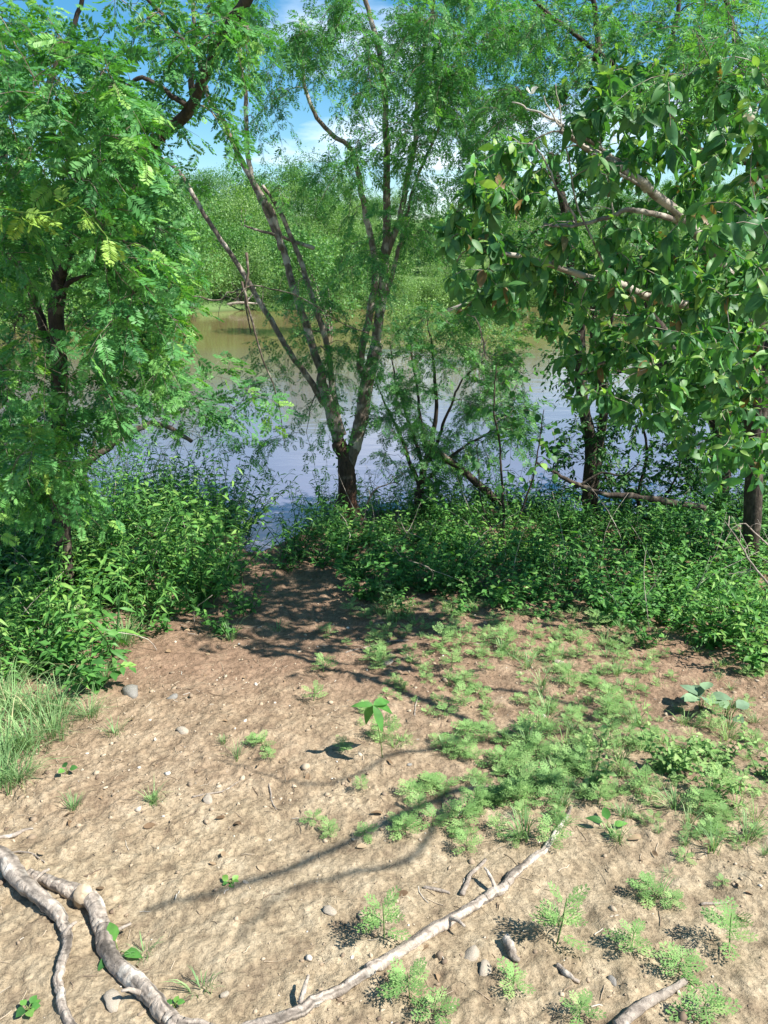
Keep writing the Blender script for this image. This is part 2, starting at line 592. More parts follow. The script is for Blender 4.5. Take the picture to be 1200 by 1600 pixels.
def soil_mat():
    m, N, L = new_mat('soil')
    out = N.new('ShaderNodeOutputMaterial')
    tc = N.new('ShaderNodeTexCoord')
    geo = N.new('ShaderNodeNewGeometry')

    def noise(s, d=5, r=.6):
        n = N.new('ShaderNodeTexNoise')
        n.inputs['Scale'].default_value = s
        n.inputs['Detail'].default_value = d
        n.inputs['Roughness'].default_value = r
        L.new(geo.outputs['Position'], n.inputs['Vector'])
        return n

    def mix(a, b, fac, kind='MIX'):
        x = N.new('ShaderNodeMix')
        x.data_type = 'RGBA'
        x.blend_type = kind
        for s, v in (('Factor', fac), ('A', a), ('B', b)):
            if isinstance(v, (tuple, float, int)):
                x.inputs[s].default_value = v if not isinstance(v, tuple) else (*v, 1)
            else:
                L.new(v, x.inputs[s])
        return x.outputs['Result']
    big, mid, fin = noise(1.1, 4), noise(9, 7, .68), noise(90, 5, .7)
    # dry crust with redder, darker, damper soil towards the water
    tan = ramp(N, [(.28, (.165, .12, .08)), (.45, (.295, .23, .15)), (.58, (.38, .305, .205)), (.74, (.47, .395, .28))])
    L.new(mid.outputs['Fac'], tan.inputs['Fac'])
    red = ramp(N, [(.25, (.135, .085, .055)), (.55, (.255, .17, .115)), (.8, (.36, .265, .18))])
    L.new(mid.outputs['Fac'], red.inputs['Fac'])
    sep = N.new('ShaderNodeSeparateXYZ')
    L.new(geo.outputs['Position'], sep.inputs[0])
    ad = N.new('ShaderNodeMath')
    ad.operation = 'MULTIPLY_ADD'
    ad.inputs[1].default_value = 2.4
    L.new(big.outputs['Fac'], ad.inputs[0])
    L.new(sep.outputs['Y'], ad.inputs[2])
    mr = N.new('ShaderNodeMapRange')
    mr.inputs['From Min'].default_value = 3.0
    mr.inputs['From Max'].default_value = 4.6
    L.new(ad.outputs[0], mr.inputs['Value'])
    c = mix(tan.outputs['Color'], red.outputs['Color'], mr.outputs['Result'])
    fr = ramp(N, [(.3, (.5, .48, .46)), (.5, (1, 1, 1)), (.72, (1.3, 1.3, 1.28))])
    L.new(fin.outputs['Fac'], fr.inputs['Fac'])
    c = mix(c, fr.outputs['Color'], .8, 'MULTIPLY')
    vo = N.new('ShaderNodeTexVoronoi')
    vo.inputs['Scale'].default_value = 55
    L.new(geo.outputs['Position'], vo.inputs['Vector'])
    vr = ramp(N, [(.0, (1, 1, 1)), (.22, (.0, .0, .0))])
    L.new(vo.outputs['Distance'], vr.inputs['Fac'])
    pr = ramp(N, [(.55, (0, 0, 0)), (.7, (.6, .6, .6))])
    L.new(mid.outputs['Fac'], pr.inputs['Fac'])
    pf = mix(vr.outputs['Color'], pr.outputs['Color'], 1.0, 'MULTIPLY')
    c = mix(c, (.55, .47, .36), pf)
    # far bank: turf with bare patches
    far = N.new('ShaderNodeMapRange')
    far.inputs['From Min'].default_value = 20
    far.inputs['From Max'].default_value = 24
    L.new(sep.outputs['Y'], far.inputs['Value'])
    fn = noise(.35, 6, .65)
    turf = ramp(N, [(.28, (.32, .22, .14)), (.36, (.13, .18, .07)), (.6, (.08, .16, .045)), (.8, (.13, .21, .07))])
    L.new(fn.outputs['Fac'], turf.inputs['Fac'])
    c = mix(c, turf.outputs['Color'], far.outputs['Result'])
    wet = N.new('ShaderNodeMapRange')
    wet.inputs['From Min'].default_value = WATER - .02
    wet.inputs['From Max'].default_value = WATER + .16
    wet.inputs['To Min'].default_value = .45
    wet.inputs['To Max'].default_value = 1.0
    L.new(sep.outputs['Z'], wet.inputs['Value'])
    c = mix(c, wet.outputs['Result'], 1.0, 'MULTIPLY')
    p = N.new('ShaderNodeBsdfPrincipled')
    p.inputs['Roughness'].default_value = .95
    p.inputs['Specular IOR Level'].default_value = .12
    L.new(c, p.inputs['Base Color'])
    b1 = N.new('ShaderNodeBump')
    b1.inputs['Strength'].default_value = .7
    b1.inputs['Distance'].default_value = .035
    L.new(mid.outputs['Fac'], b1.inputs['Height'])
    b2 = N.new('ShaderNodeBump')
    b2.inputs['Strength'].default_value = .8
    b2.inputs['Distance'].default_value = .007
    L.new(fin.outputs['Fac'], b2.inputs['Height'])
    L.new(b1.outputs['Normal'], b2.inputs['Normal'])
    v2 = N.new('ShaderNodeTexVoronoi')
    v2.inputs['Scale'].default_value = 38
    v2.inputs['Randomness'].default_value = 1
    wv = N.new('ShaderNodeVectorMath')
    wv.operation = 'MULTIPLY_ADD'
    wv.inputs[1].default_value = (.03, .03, .03)
    L.new(fin.outputs['Color'], wv.inputs[0])
    L.new(geo.outputs['Position'], wv.inputs[2])
    L.new(wv.outputs[0], v2.inputs['Vector'])
    b3 = N.new('ShaderNodeBump')
    b3.inputs['Strength'].default_value = .5
    b3.inputs['Distance'].default_value = .008
    b3.invert = True
    L.new(v2.outputs['Distance'], b3.inputs['Height'])
    L.new(b2.outputs['Normal'], b3.inputs['Normal'])
    L.new(b3.outputs['Normal'], p.inputs['Normal'])
    L.new(p.outputs[0], out.inputs['Surface'])
    return m


M_SOIL = soil_mat()


def pebble_mat():
    m, N, L = new_mat('gravel')
    out = N.new('ShaderNodeOutputMaterial')
    att = N.new('ShaderNodeAttribute')
    att.attribute_name = 'v'
    r = ramp(N, [(0, (.15, .105, .07)), (.5, (.34, .26, .175)), (.88, (.44, .36, .26)), (1, (.6, .56, .49))])
    L.new(att.outputs['Fac'], r.inputs['Fac'])
    p = N.new('ShaderNodeBsdfPrincipled')
    p.inputs['Roughness'].default_value = .9
    L.new(r.outputs['Color'], p.inputs['Base Color'])
    L.new(p.outputs[0], out.inputs['Surface'])
    return m


M_PEBBLE = pebble_mat()


def water_mat():
    m, N, L = new_mat('muddy_water')
    out = N.new('ShaderNodeOutputMaterial')
    geo = N.new('ShaderNodeNewGeometry')
    mp = N.new('ShaderNodeMapping')
    mp.inputs['Scale'].default_value = (.45, 1.0, 1)
    L.new(geo.outputs['Position'], mp.inputs['Vector'])
    n1 = N.new('ShaderNodeTexNoise')
    n1.inputs['Scale'].default_value = 2.2
    n1.inputs['Detail'].default_value = 3
    L.new(mp.outputs['Vector'], n1.inputs['Vector'])
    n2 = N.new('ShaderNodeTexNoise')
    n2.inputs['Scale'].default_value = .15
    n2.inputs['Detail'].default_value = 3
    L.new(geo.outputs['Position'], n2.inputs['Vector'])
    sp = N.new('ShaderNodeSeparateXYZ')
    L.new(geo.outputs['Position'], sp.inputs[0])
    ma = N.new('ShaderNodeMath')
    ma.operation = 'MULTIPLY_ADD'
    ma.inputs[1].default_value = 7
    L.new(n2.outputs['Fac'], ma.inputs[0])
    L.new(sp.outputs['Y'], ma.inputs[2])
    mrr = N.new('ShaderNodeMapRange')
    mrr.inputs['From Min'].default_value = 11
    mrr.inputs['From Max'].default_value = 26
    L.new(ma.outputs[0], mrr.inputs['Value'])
    r = ramp(N, [(0, (.15, .15, .205)), (1, (.17, .125, .055))])      # sky and cloud reflection painted into the near lilac; silt brown towards the far shallows
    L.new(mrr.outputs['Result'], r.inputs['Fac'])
    p = N.new('ShaderNodeBsdfPrincipled')
    p.inputs['Roughness'].default_value = .09
    p.inputs['IOR'].default_value = 2.3
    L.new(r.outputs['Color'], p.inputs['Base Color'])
    b = N.new('ShaderNodeBump')
    b.inputs['Strength'].default_value = .16
    b.inputs['Distance'].default_value = .04
    L.new(n1.outputs['Fac'], b.inputs['Height'])
    L.new(b.outputs['Normal'], p.inputs['Normal'])
    L.new(p.outputs[0], out.inputs['Surface'])
    return m


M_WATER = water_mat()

# ------------------------------------------------------------------ ground and water
def axis(parts):
    out = [parts[0][0]]
    for lo, hi, d0, d1 in parts:
        x, n = lo, 0
        L_ = hi - lo
        m = max(1, int(round(L_ / ((d0 + d1) / 2))))
        w = np.linspace(d0, d1, m)
        w *= L_ / w.sum()
        out += list(lo + np.cumsum(w))
    return np.array(out)


xs = axis([(-500, -60, 60, 8), (-60, -8, 6, .35), (-8, -2.0, .3, .03), (-2.0, 2.2, .0125, .0125), (2.2, 8, .03, .3), (8, 60, .35, 6), (60, 500, 8, 60)])
ys_ = axis([(-60, -2, 12, .4), (-2, 1.0, .3, .015), (1.0, 3.2, .0105, .016), (3.2, 8.5, .017, .08), (8.5, 34, .4, 1.5), (34, 46, .6, .6), (46, 120, 1, 6), (120, 900, 8, 80)])
GX, GY = np.meshgrid(xs, ys_)
GZ = height(GX, GY)
nx, ny = len(xs), len(ys_)
ii = (np.arange(ny - 1)[:, None] * nx + np.arange(nx - 1)[None, :]).ravel()
TT = np.concatenate([np.stack([ii, ii + 1, ii + nx + 1], 1), np.stack([ii, ii + nx + 1, ii + nx], 1)])


def surf(x, y):
    """height of the built ground sheet, between its vertices"""
    x, y = np.asarray(x, float), np.asarray(y, float)
    i = np.clip(np.searchsorted(xs, x) - 1, 0, nx - 2)
    j = np.clip(np.searchsorted(ys_, y) - 1, 0, ny - 2)
    fx_ = (x - xs[i]) / (xs[i + 1] - xs[i])
    fy_ = (y - ys_[j]) / (ys_[j + 1] - ys_[j])
    return (GZ[j, i] * (1 - fx_) + GZ[j, i + 1] * fx_) * (1 - fy_) + (GZ[j + 1, i] * (1 - fx_) + GZ[j + 1, i + 1] * fx_) * fy_


g = Geo()
g.add(np.stack([GX.ravel(), GY.ravel(), GZ.ravel()], 1), TT)
ground = g.build('ground', M_SOIL)
tag(ground, 'bare tan soil bank sloping down to the pond, with the far bank behind', None, None, 'structure')

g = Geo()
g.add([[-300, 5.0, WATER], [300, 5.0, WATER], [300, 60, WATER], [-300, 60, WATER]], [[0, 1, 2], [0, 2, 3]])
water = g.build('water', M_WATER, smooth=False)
tag(water, 'calm muddy pond water reflecting sky and cloud', None, None, 'structure')


# ------------------------------------------------------------------ plants that grow towards targets
class Skel:
    def __init__(s):
        s.P, s.R, s.D = [], [], []

    def add(s, P, R):
        P = np.asarray(P)
        s.P += list(P)
        s.R += list(np.asarray(R) * np.ones(len(P)))
        s.D += list(norm(np.gradient(P, axis=0)))


def limb(geo, sk, pts, w0, w1, n=26, sides=9, wob=.004, a=.5, usable=(0, 1), rough=.10):
    P = smooth_path(pts, n, wob)
    R = np.linspace(w0, w1, n) * (1 + .05 * (RNG.random(n) - .5))
    tube(geo, P, R, sides, a, rough)
    lo, hi = int(usable[0] * n), max(2, int(usable[1] * n))
    if sk is not None and hi - lo > 2:
        sk.add(P[lo:hi], R[lo:hi])
    return P, R


def region(x0, y0, x1, y1, Y0, Y1, n, shape='ellipse', clump=0):
    """target points through a volume that the picture shows between those pixels at those distances"""
    out = []
    while len(out) < n:
        u, v = RNG.uniform(-1, 1, 2)
        if shape == 'ellipse' and u * u + v * v > 1:
            continue
        Y = RNG.uniform(Y0, Y1)
        out.append(at((x0 + x1) / 2 + u * (x1 - x0) / 2, (y0 + y1) / 2 + v * (y1 - y0) / 2, Y))
    out = np.array(out)
    if clump:                                    # gather the points into tufts with gaps between
        c = out[:max(3, n // clump)]
        i = np.argmin(np.linalg.norm(out[:, None] - c[None], axis=2), axis=1)
        out = c[i] + (out - c[i]) * .55
    return out


def grow(geo, sk, targets, rmax=.02, rtip=.0015, sides=4, droop=.15, jag=.03, up=.25, max_len=9):
    """a crooked branch from the nearest wood to every target"""
    SP_, SR, SD = np.array(sk.P), np.array(sk.R), np.array(sk.D)
    d = np.min(np.linalg.norm(targets[:, None] - SP_[None], axis=2), axis=1)
    paths = []
    for t in targets[np.argsort(d)]:
        dd = np.linalg.norm(SP_ - t, axis=1)
        cost = dd + 0.35 * np.maximum(0, SP_[:, 2] - t[2]) + .6 * np.maximum(0, .002 - SR) * 100
        i = int(np.argmin(cost))
        L_ = dd[i]
        if L_ < .04 or L_ > max_len:
            continue
        p0 = SP_[i]
        dirn = (t - p0) / L_
        d0 = norm(SD[i] * .45 + dirn + np.array([0, 0, up]))
        n = int(np.clip(4 + L_ * 10, 5, 14))
        c = p0 + d0 * L_ * .5
        u = np.linspace(0, 1, n)[:, None]
        P = (1 - u) ** 2 * p0 + 2 * u * (1 - u) * c + u * u * t
        P[1:-1] += RNG.normal(0, jag * L_ / 3, (n - 2, 3))
        P[:, 2] -= droop * L_ * (u[:, 0] ** 3)
        r0 = min(SR[i] * .7, rmax, .0025 + .010 * L_)
        R = np.linspace(r0, rtip, n)
        tube(geo, P, R, sides if r0 > .004 else 3, .5, .1, cap=False)
        paths.append((P, R))
        k = max(1, n // 8)
        SP_ = np.concatenate([SP_, P[1::k]])
        SR = np.concatenate([SR, R[1::k]])
        SD = np.concatenate([SD, norm(np.gradient(P, axis=0))[1::k]])
    return paths


def sample(P, s):
    k = np.clip(s * (len(P) - 1), 0, len(P) - 1.001)
    i = k.astype(int)
    f = (k - i)[:, None]
    return P[i] * (1 - f) + P[i + 1] * f, norm(P[i + 1] - P[i])


def leaf_out(paths, tgeo, twiglets=5, tw_len=.16, per=7, size=.06, droop=.35, start=.25, flat=.8, val=(.5, .2), tip=True):
    """side twigs with leaves set alternately; returns arrays of leaf position, axis, normal, size, value"""
    Ps, Xs, Ns, Ss, Vs = [], [], [], [], []
    for P, R in paths:
        L_ = np.linalg.norm(np.diff(P, axis=0), axis=1).sum()
        m = max(2, int(twiglets * min(2.2, .5 + L_)))
        s = np.sort(RNG.uniform(start, 1.0, m))
        if tip:
            s[-1] = .999
        o, t = sample(P, s)
        dirs = norm(t * .7 + RNG.normal(0, .75, (m, 3)) + np.array([0, 0, .1]))
        if tip:
            dirs[-1] = t[-1]
        ln = tw_len * RNG.uniform(.55, 1.3, m)
        pv = np.clip(RNG.normal(val[0], val[1] * .6), 0, 1)
        for k in range(m):
            u = np.linspace(0, 1, 4)[:, None]
            Q = o[k] + dirs[k] * ln[k] * u + np.array([0, 0, -1]) * droop * ln[k] * u ** 2 * .8
            if tgeo is not None:
                tube(tgeo, Q, [.0016, .0013, .001, .0006], 3, .5, 0, cap=False)
            n = max(3, int(per * RNG.uniform(.7, 1.3)))
            q, tt = sample(Q, (np.arange(n) + .8) / n)
            side = norm(np.cross(tt, norm(np.array([[0, 0, 1.]]) + RNG.normal(0, .3, (1, 3)))))
            sg = np.where(np.arange(n) % 2 == 0, 1., -1.)[:, None]
            X = norm(side * sg * .9 + tt * .6 + RNG.normal(0, .22, (n, 3)) + np.array([0, 0, -droop * .6]))
            Nn = norm(np.array([[0, 0, 1.]]) * flat + RNG.normal(0, .45, (n, 3)))
            Ps.append(q)
            Xs.append(X)
            Ns.append(Nn)
            Ss.append(size * RNG.uniform(.6, 1.2, n))
            Vs.append(np.clip(pv + RNG.normal(0, val[1], n), 0, 1))
    return [np.concatenate(z) for z in (Ps, Xs, Ns, Ss, Vs)]


def leaf_stamp(geo, kinds, L_):
    P, X, N_, S, V = L_
    R = frames(X, N_)
    which = RNG.integers(0, len(kinds), len(P))
    for k, (tv, tt) in enumerate(kinds):
        m = which == k
        stamp(geo, tv, tt, P[m], R[m], S[m], V[m])


TRIS = {}


def plant(name, label, cat, base, limbs, targets, leafkind, mleaf, bark, group=None, mtwig=None, limb_names=None, grow_kw={}, leaf_kw={}, root=None, crown_name='crown', usable=(.3, 1), low=None):
    """thing > trunk / branch (one per limb), twigs, crown"""
    if root is None:
        root = empty(name, base, label, cat, group)
    sk = Skel()
    for k, L_ in enumerate(limbs):
        gg = Geo()
        pts, w0, w1 = L_[:3]
        limb(gg, sk, pts, w0, w1, usable=L_[3] if len(L_) > 3 else usable, n=max(10, int(6 * len(pts))))
        gg.build('trunk' if k == 0 else 'branch', low if low and k == 0 else bark, root)
    tg = Geo()
    paths = grow(tg, sk, targets, **grow_kw)
    lv = leaf_out(paths, tg, **leaf_kw)
    tg.build('twigs', mtwig or M_TWIG, root, kind='stuff')
    cg = Geo()
    leaf_stamp(cg, LEAF[leafkind], lv)
    cg.build(crown_name, mleaf, root, kind='stuff')
    TRIS[label] = sum(len(t) for t in cg.T) + sum(len(t) for t in tg.T)
    return root, paths


def px(pts, Y):
    return [at(p[0], p[1], p[2] if len(p) > 2 else Y) for p in pts]


R_ = np.concatenate

# ---- main tree, several stems out of one short trunk
YM = 6.6
mt = lambda w: size_at(YM, w * (.74 if w < 35 else .86)) / 2
base = ground_at(541, 822)
YM = base[1]
main_limbs = [
    ([at(541, 835, YM), *px([(541, 800), (545, 760), (541, 722), (528, 690)], YM)], mt(40), mt(30), (1, 1)),
    (px([(541, 735), (556, 690), (567, 640), (576, 590), (588, 540)], YM), mt(30), mt(26), (1, 1)),
    (px([(586, 545), (597, 470), (602, 400), (603, 340), (600, 270), (600, 190), (592, 110), (575, 20), (560, -60)], YM), mt(20), mt(7)),
    (px([(572, 600), (566, 560), (580, 490), (588, 410), (578, 340), (566, 270), (545, 225), (500, 180), (478, 120), (470, 40)], YM), mt(17), mt(5)),
    (px([(603, 400), (622, 340), (634, 280), (648, 200), (652, 120), (672, 20, 6.2), (690, -60, 6.0)], YM), mt(13), mt(5)),
    (px([(598, 480), (620, 400), (634, 350), (655, 270), (690, 190, 6.2), (735, 110, 6.0)], YM), mt(9), mt(4)),
    (px([(533, 700), (518, 650), (508, 605), (505, 580)], YM), mt(24), mt(20), (1, 1)),
    (px([(507, 592), (492, 550), (474, 490), (456, 430), (442, 380), (408, 305), (375, 240), (350, 190), (322, 145), (305, 60), (300, -40)], YM), mt(17), mt(6)),
    (px([(440, 390), (428, 330), (398, 275), (388, 200), (380, 130), (372, 40), (370, -50)], YM), mt(12), mt(5)),
    (px([(536, 680), (524, 630), (518, 580), (504, 520), (484, 455), (462, 395), (436, 330), (410, 290)], YM), mt(15), mt(7)),
    (px([(508, 632), (478, 585), (436, 530), (396, 460), (352, 390), (312, 325), (277, 265), (235, 235), (205, 200), (182, 175)], YM), mt(13), mt(4)),
    (px([(491, 388), (460, 375), (405, 360), (382, 352)], YM), mt(8), mt(3), (.9, 1)),
]
main_t = R_([region(440, -60, 600, 170, 5.6, 7.4, 44, clump=5), region(600, -70, 850, 210, 5.2, 7.6, 160, clump=6), region(330, -60, 430, 60, 6, 7.4, 12), region(540, 150, 700, 330, 5.8, 7.0, 16),
             region(500, 300, 620, 520, 6.0, 7.0, 14), region(340, 560, 520, 720, 5.8, 6.8, 8), region(380, 60, 480, 200, 6, 7, 7), region(430, 180, 600, 330, 5.8, 7, 9), region(600, 200, 780, 400, 5.8, 7, 22), region(400, 400, 640, 600, 6, 6.9, 14)])
main, _ = plant('tree', 'multi-stemmed grey-barked tree with feathery leaves rising from the bank in the centre', 'tree', base, main_limbs, main_t,
                'fine_mid', M_FINE, M_BARK, low=M_BARK_LOW,
                grow_kw=dict(rmax=.018, droop=.22, jag=.10), leaf_kw=dict(twiglets=7, tw_len=.26, per=8, size=.085, droop=.75, val=(.45, .18)))
g = Geo()
for a in np.linspace(0, 6.28, 7)[:-1]:
    d_ = np.array([math.cos(a + .4), math.sin(a + .4), 0])
    tube(g, smooth_path([base + [0, 0, .22] + d_ * .05, base + d_ * .11 + [0, 0, .08], base + d_ * .2 + [0, 0, -.04]], 7, .004), [.05, .05, .045, .04, .035, .028, .02], 7, .5, .15)
g.build('root_flare', M_BARK_LOW, main)
# torn scar low on the trunk
g = Geo()
P = smooth_path(px([(547, 812, YM - .075), (551, 790, YM - .07), (553, 768, YM - .062)], YM), 8, .003)
tube(g, P, [.004, .03, .042, .045, .04, .03, .015, .003], 7, .5, .5)
g.build('bark_scar', M_BARK_RED, main)
# ivy-like sprigs in the fork
cl = region(512, 640, 552, 730, YM - .12, YM - .05, 34)
g = Geo()
leaf_stamp(g, LEAF['ovate'], [cl, norm(RNG.normal(0, 1, (34, 3))), norm(RNG.normal(0, .5, (34, 3)) + [0, -.5, .6]), RNG.uniform(.03, .06, 34), RNG.uniform(.2, .9, 34)])
g.build('fork_sprigs', M_WEED, main, kind='stuff')

# ---- left acacia, close to the camera
YL = 4.3
lt = lambda w: size_at(YL, w) / 2
b = at(82, 800, YL)
b[2] = H(b[0], b[1]) - .05
left_limbs = [
    ([b, *px([(84, 700), (88, 600), (90, 510), (92, 430)], YL)], lt(28), lt(21), (1, 1)),
    (px([(92, 440), (60, 385), (28, 345), (8, 270), (-8, 190), (-30, 60)], YL), lt(16), lt(8)),
    (px([(93, 435), (110, 370, 4.2), (150, 310, 4.1), (200, 252, 4.0), (245, 210, 3.9), (292, 165, 3.8), (325, 100, 3.7), (355, 40, 3.6), (390, -20, 3.5), (420, -80, 3.5)], YL), lt(16), lt(12)),
    (px([(80, 560), (60, 500), (35, 430), (5, 350), (-40, 300)], YL), lt(15), lt(6)),
    (px([(93, 470), (112, 440), (150, 425), (200, 440)], YL), lt(9), lt(3)),
    (px([(30, 345), (40, 250), (92, 110), (110, 50), (130, -40)], YL), lt(11), lt(5)),
    (px([(60, 390), (20, 380, 3.6), (-60, 360, 3.1)], YL), lt(12), lt(6)),
    (px([(292, 165, 3.8), (220, 120), (150, 160)], 3.8), lt(7), lt(3)),
    (px([(300, 150, 3.8), (300, 90), (270, 40), (210, -30)], 3.8), lt(8), lt(3)),
]
left_t = R_([region(-70, -60, 250, 330, 2.5, 4.8, 110, clump=9), region(-60, 250, 230, 640, 2.4, 4.6, 115, clump=7), region(-60, 500, 180, 820, 2.7, 4.5, 75, clump=6), region(190, -60, 400, 110, 3.2, 4.4, 26),
             region(180, 130, 260, 320, 3.4, 4.6, 14), region(180, 330, 290, 560, 3.2, 4.4, 30), region(150, 560, 420, 650, 3.6, 4.6, 14), region(260, 60, 420, 230, 3.6, 4.4, 3)])
def pix(P):
    r = np.asarray(P) - [0, 0, CAMZ]
    d = r[:, 1] * CP - r[:, 2] * SP
    return 600 + F * r[:, 0] / d, 800 - F * (r[:, 1] * SP + r[:, 2] * CP) / d


pu, pv_ = pix(left_t)
left_t = left_t[~((pu > 25) & (pu < 150) & (pv_ > 350) & (pv_ < 690) & (left_t[:, 1] < 4.5))]
left_t = R_([left_t, region(20, 380, 160, 660, 3.0, 4.0, 10), region(150, 160, 270, 460, 3.4, 4.8, 22, clump=5), region(120, 440, 280, 660, 3.4, 5.2, 34, clump=5), region(-60, 560, 130, 760, 2.6, 4.2, 24, clump=5)])
left, lp = plant('tree', 'close feathery-leaved tree filling the left edge with a dark limb slanting across the sky', 'tree', b, left_limbs, left_t,
                 'fine_hi', M_FINE, M_BARK_DARK,
                 grow_kw=dict(rmax=.014, droop=.2, jag=.08), leaf_kw=dict(twiglets=6, tw_len=.19, per=7, size=.085, droop=.4, val=(.45, .26)))
# yellow new shoots
for pts, Y in (([(-20, 318), (30, 332), (70, 333), (118, 322), (165, 367)], 2.5), ([(36, 650), (52, 690), (74, 740)], 2.9), ([(150, 300), (178, 320), (205, 350)], 3.0)):
    g = Geo()
    P = smooth_path(px(pts, Y), 16, .0015)
    tube(g, P, np.linspace(.004, .0015, 16), 5, .6)
    lv = leaf_out([(P, None)], g, twiglets=9, tw_len=.02, per=2, size=.075, start=.1, val=(.92, .08))
    leaf_stamp(g, LEAF['fine_hi'], lv)
    o = g.build('shoot', M_NEW, left)
    o['label'] = 'yellow-green young shoot'

# ---- overhead limb and sparse canopy at top right (feathery), trunk right of the frame
b = np.array([3.6, 5.2, 0.0])
b[2] = H(b[0], b[1]) - .05
tr_limbs = [
    ([b, b + [0, -.05, 1.4], b + [-.15, -.1, 2.6]], .10, .07, (1, 1)),
    ([b + [-.15, -.1, 2.5], at(1130, 250, 5.0), at(1060, 200, 5.0), at(1000, 150, 4.9), at(930, 90, 4.8), at(860, 30, 4.8), at(800, -30, 4.7)], .022, .009),
    ([b + [-.15, -.1, 2.5], at(1190, 130, 5.2), at(1150, 40, 5.2), at(1120, -60, 5.2)], .028, .012),
    (px([(930, 95), (935, 60), (925, 0), (920, -60)], 4.8), .02, .01),
    (px([(1010, 160), (1040, 100), (1060, 20), (1060, -50)], 4.9), .02, .008),
]
tr_t = R_([region(830, -80, 1230, 130, 4.2, 5.8, 120), region(1040, 20, 1230, 160, 3.0, 4.2, 40), region(760, 60, 960, 260, 4.6, 5.8, 50), region(690, 180, 820, 300, 4.6, 5.6, 14)])
plant('tree', 'feathery-leaved tree with bare grey twigs arching over the top right corner', 'tree', b, tr_limbs, tr_t, 'fine_mid', M_FINE2, M_BARK_DARK,
      grow_kw=dict(rmax=.014, droop=.12, jag=.12), leaf_kw=dict(twiglets=5, tw_len=.2, per=7, size=.075, droop=.4, val=(.5, .22)))

# ---- broad-leaved tree on the right
YB = 4.3
b = at(1190, 770, YB + .8)
b[2] = H(b[0], b[1]) - .05
bt = lambda w, Y=YB: size_at(Y, w) / 2
broad_limbs = [
    ([b, at(1182, 690, 5.0), at(1176, 620, 4.9), at(1176, 550, 4.7), at(1182, 480, 4.6)], bt(32), bt(26), (1, 1)),
    (px([(1182, 490, 4.6), (1200, 400, 4.4), (1205, 300, 4.2), (1180, 200, 4.0), (1130, 160, 3.9)], YB), bt(24), bt(8)),
    (px([(1180, 500, 4.6), (1130, 420, 4.3), (1070, 350, 4.0), (1000, 290, 3.8), (930, 240, 3.7), (875, 205, 3.6)], YB), bt(18), bt(5)),
    (px([(1010, 300, 3.8), (960, 250, 3.8), (900, 215, 3.7), (840, 180, 3.7), (800, 160, 3.7)], YB), bt(6), bt(1.5)),
    (px([(1180, 500, 4.6), (1120, 480, 4.2), (1040, 470, 4.0), (960, 440, 3.8), (880, 420, 3.7), (800, 400, 3.6), (730, 390, 3.6)], YB), bt(14), bt(4)),
    (px([(1166, 600, 4.9), (1110, 560, 4.6), (1040, 545, 4.3), (960, 560, 4.1), (900, 585, 4.0)], YB), bt(10), bt(3)),
    (px([(1130, 160, 3.9), (1080, 130, 3.7), (1010, 155, 3.6)], YB), bt(9), bt(4)),
    (px([(1205, 300, 4.2), (1230, 200, 3.4), (1260, 120, 2.8)], YB), bt(12), bt(6)),
    (px([(1184, 480, 4.6), (1290, 380, 4.9), (1400, 300, 5.2), (1560, 240, 5.4)], YB), bt(16), bt(6)),
    (px([(1070, 350, 4.0), (1010, 330), (960, 330), (900, 350), (850, 350)], 3.8), bt(8), bt(3)),
]
broad_t = R_([region(690, 200, 920, 500, 3.3, 4.4, 90, clump=5), region(860, 40, 1270, 500, 3.0, 5.0, 235, clump=5), region(820, 360, 1250, 660, 3.3, 4.8, 180, clump=5), region(1040, 540, 1240, 760, 3.6, 4.6, 60), region(820, 30, 1200, 420, 4.2, 5.4, 90), region(900, 420, 1200, 620, 4.0, 5.2, 60), region(1190, -80, 1750, 560, 4.2, 6.3, 170), region(1000, 480, 1220, 700, 3.6, 4.8, 30),
              region(670, 290, 800, 500, 3.3, 4.0, 18), region(950, 560, 1060, 680, 3.3, 3.8, 10), region(1000, 60, 1240, 260, 2.7, 3.6, 26), region(1050, 300, 1240, 560, 2.5, 3.4, 22)])
broad = empty('tree', b, 'broad-leaved tree with large glossy oval leaves filling the right side', 'tree')
sk = Skel()
for k, L_ in enumerate(broad_limbs):
    gg = Geo()
    limb(gg, sk, *L_[:3], usable=L_[3] if len(L_) > 3 else (.2, 1), n=6 * len(L_[0]))
    gg.build('trunk' if k == 0 else 'branch', M_BARK_DARK if k in (0,) else M_BARK_PALE, broad)
tg = Geo()
paths = grow(tg, sk, broad_t, rmax=.012, rtip=.002, droop=.12, jag=.07)
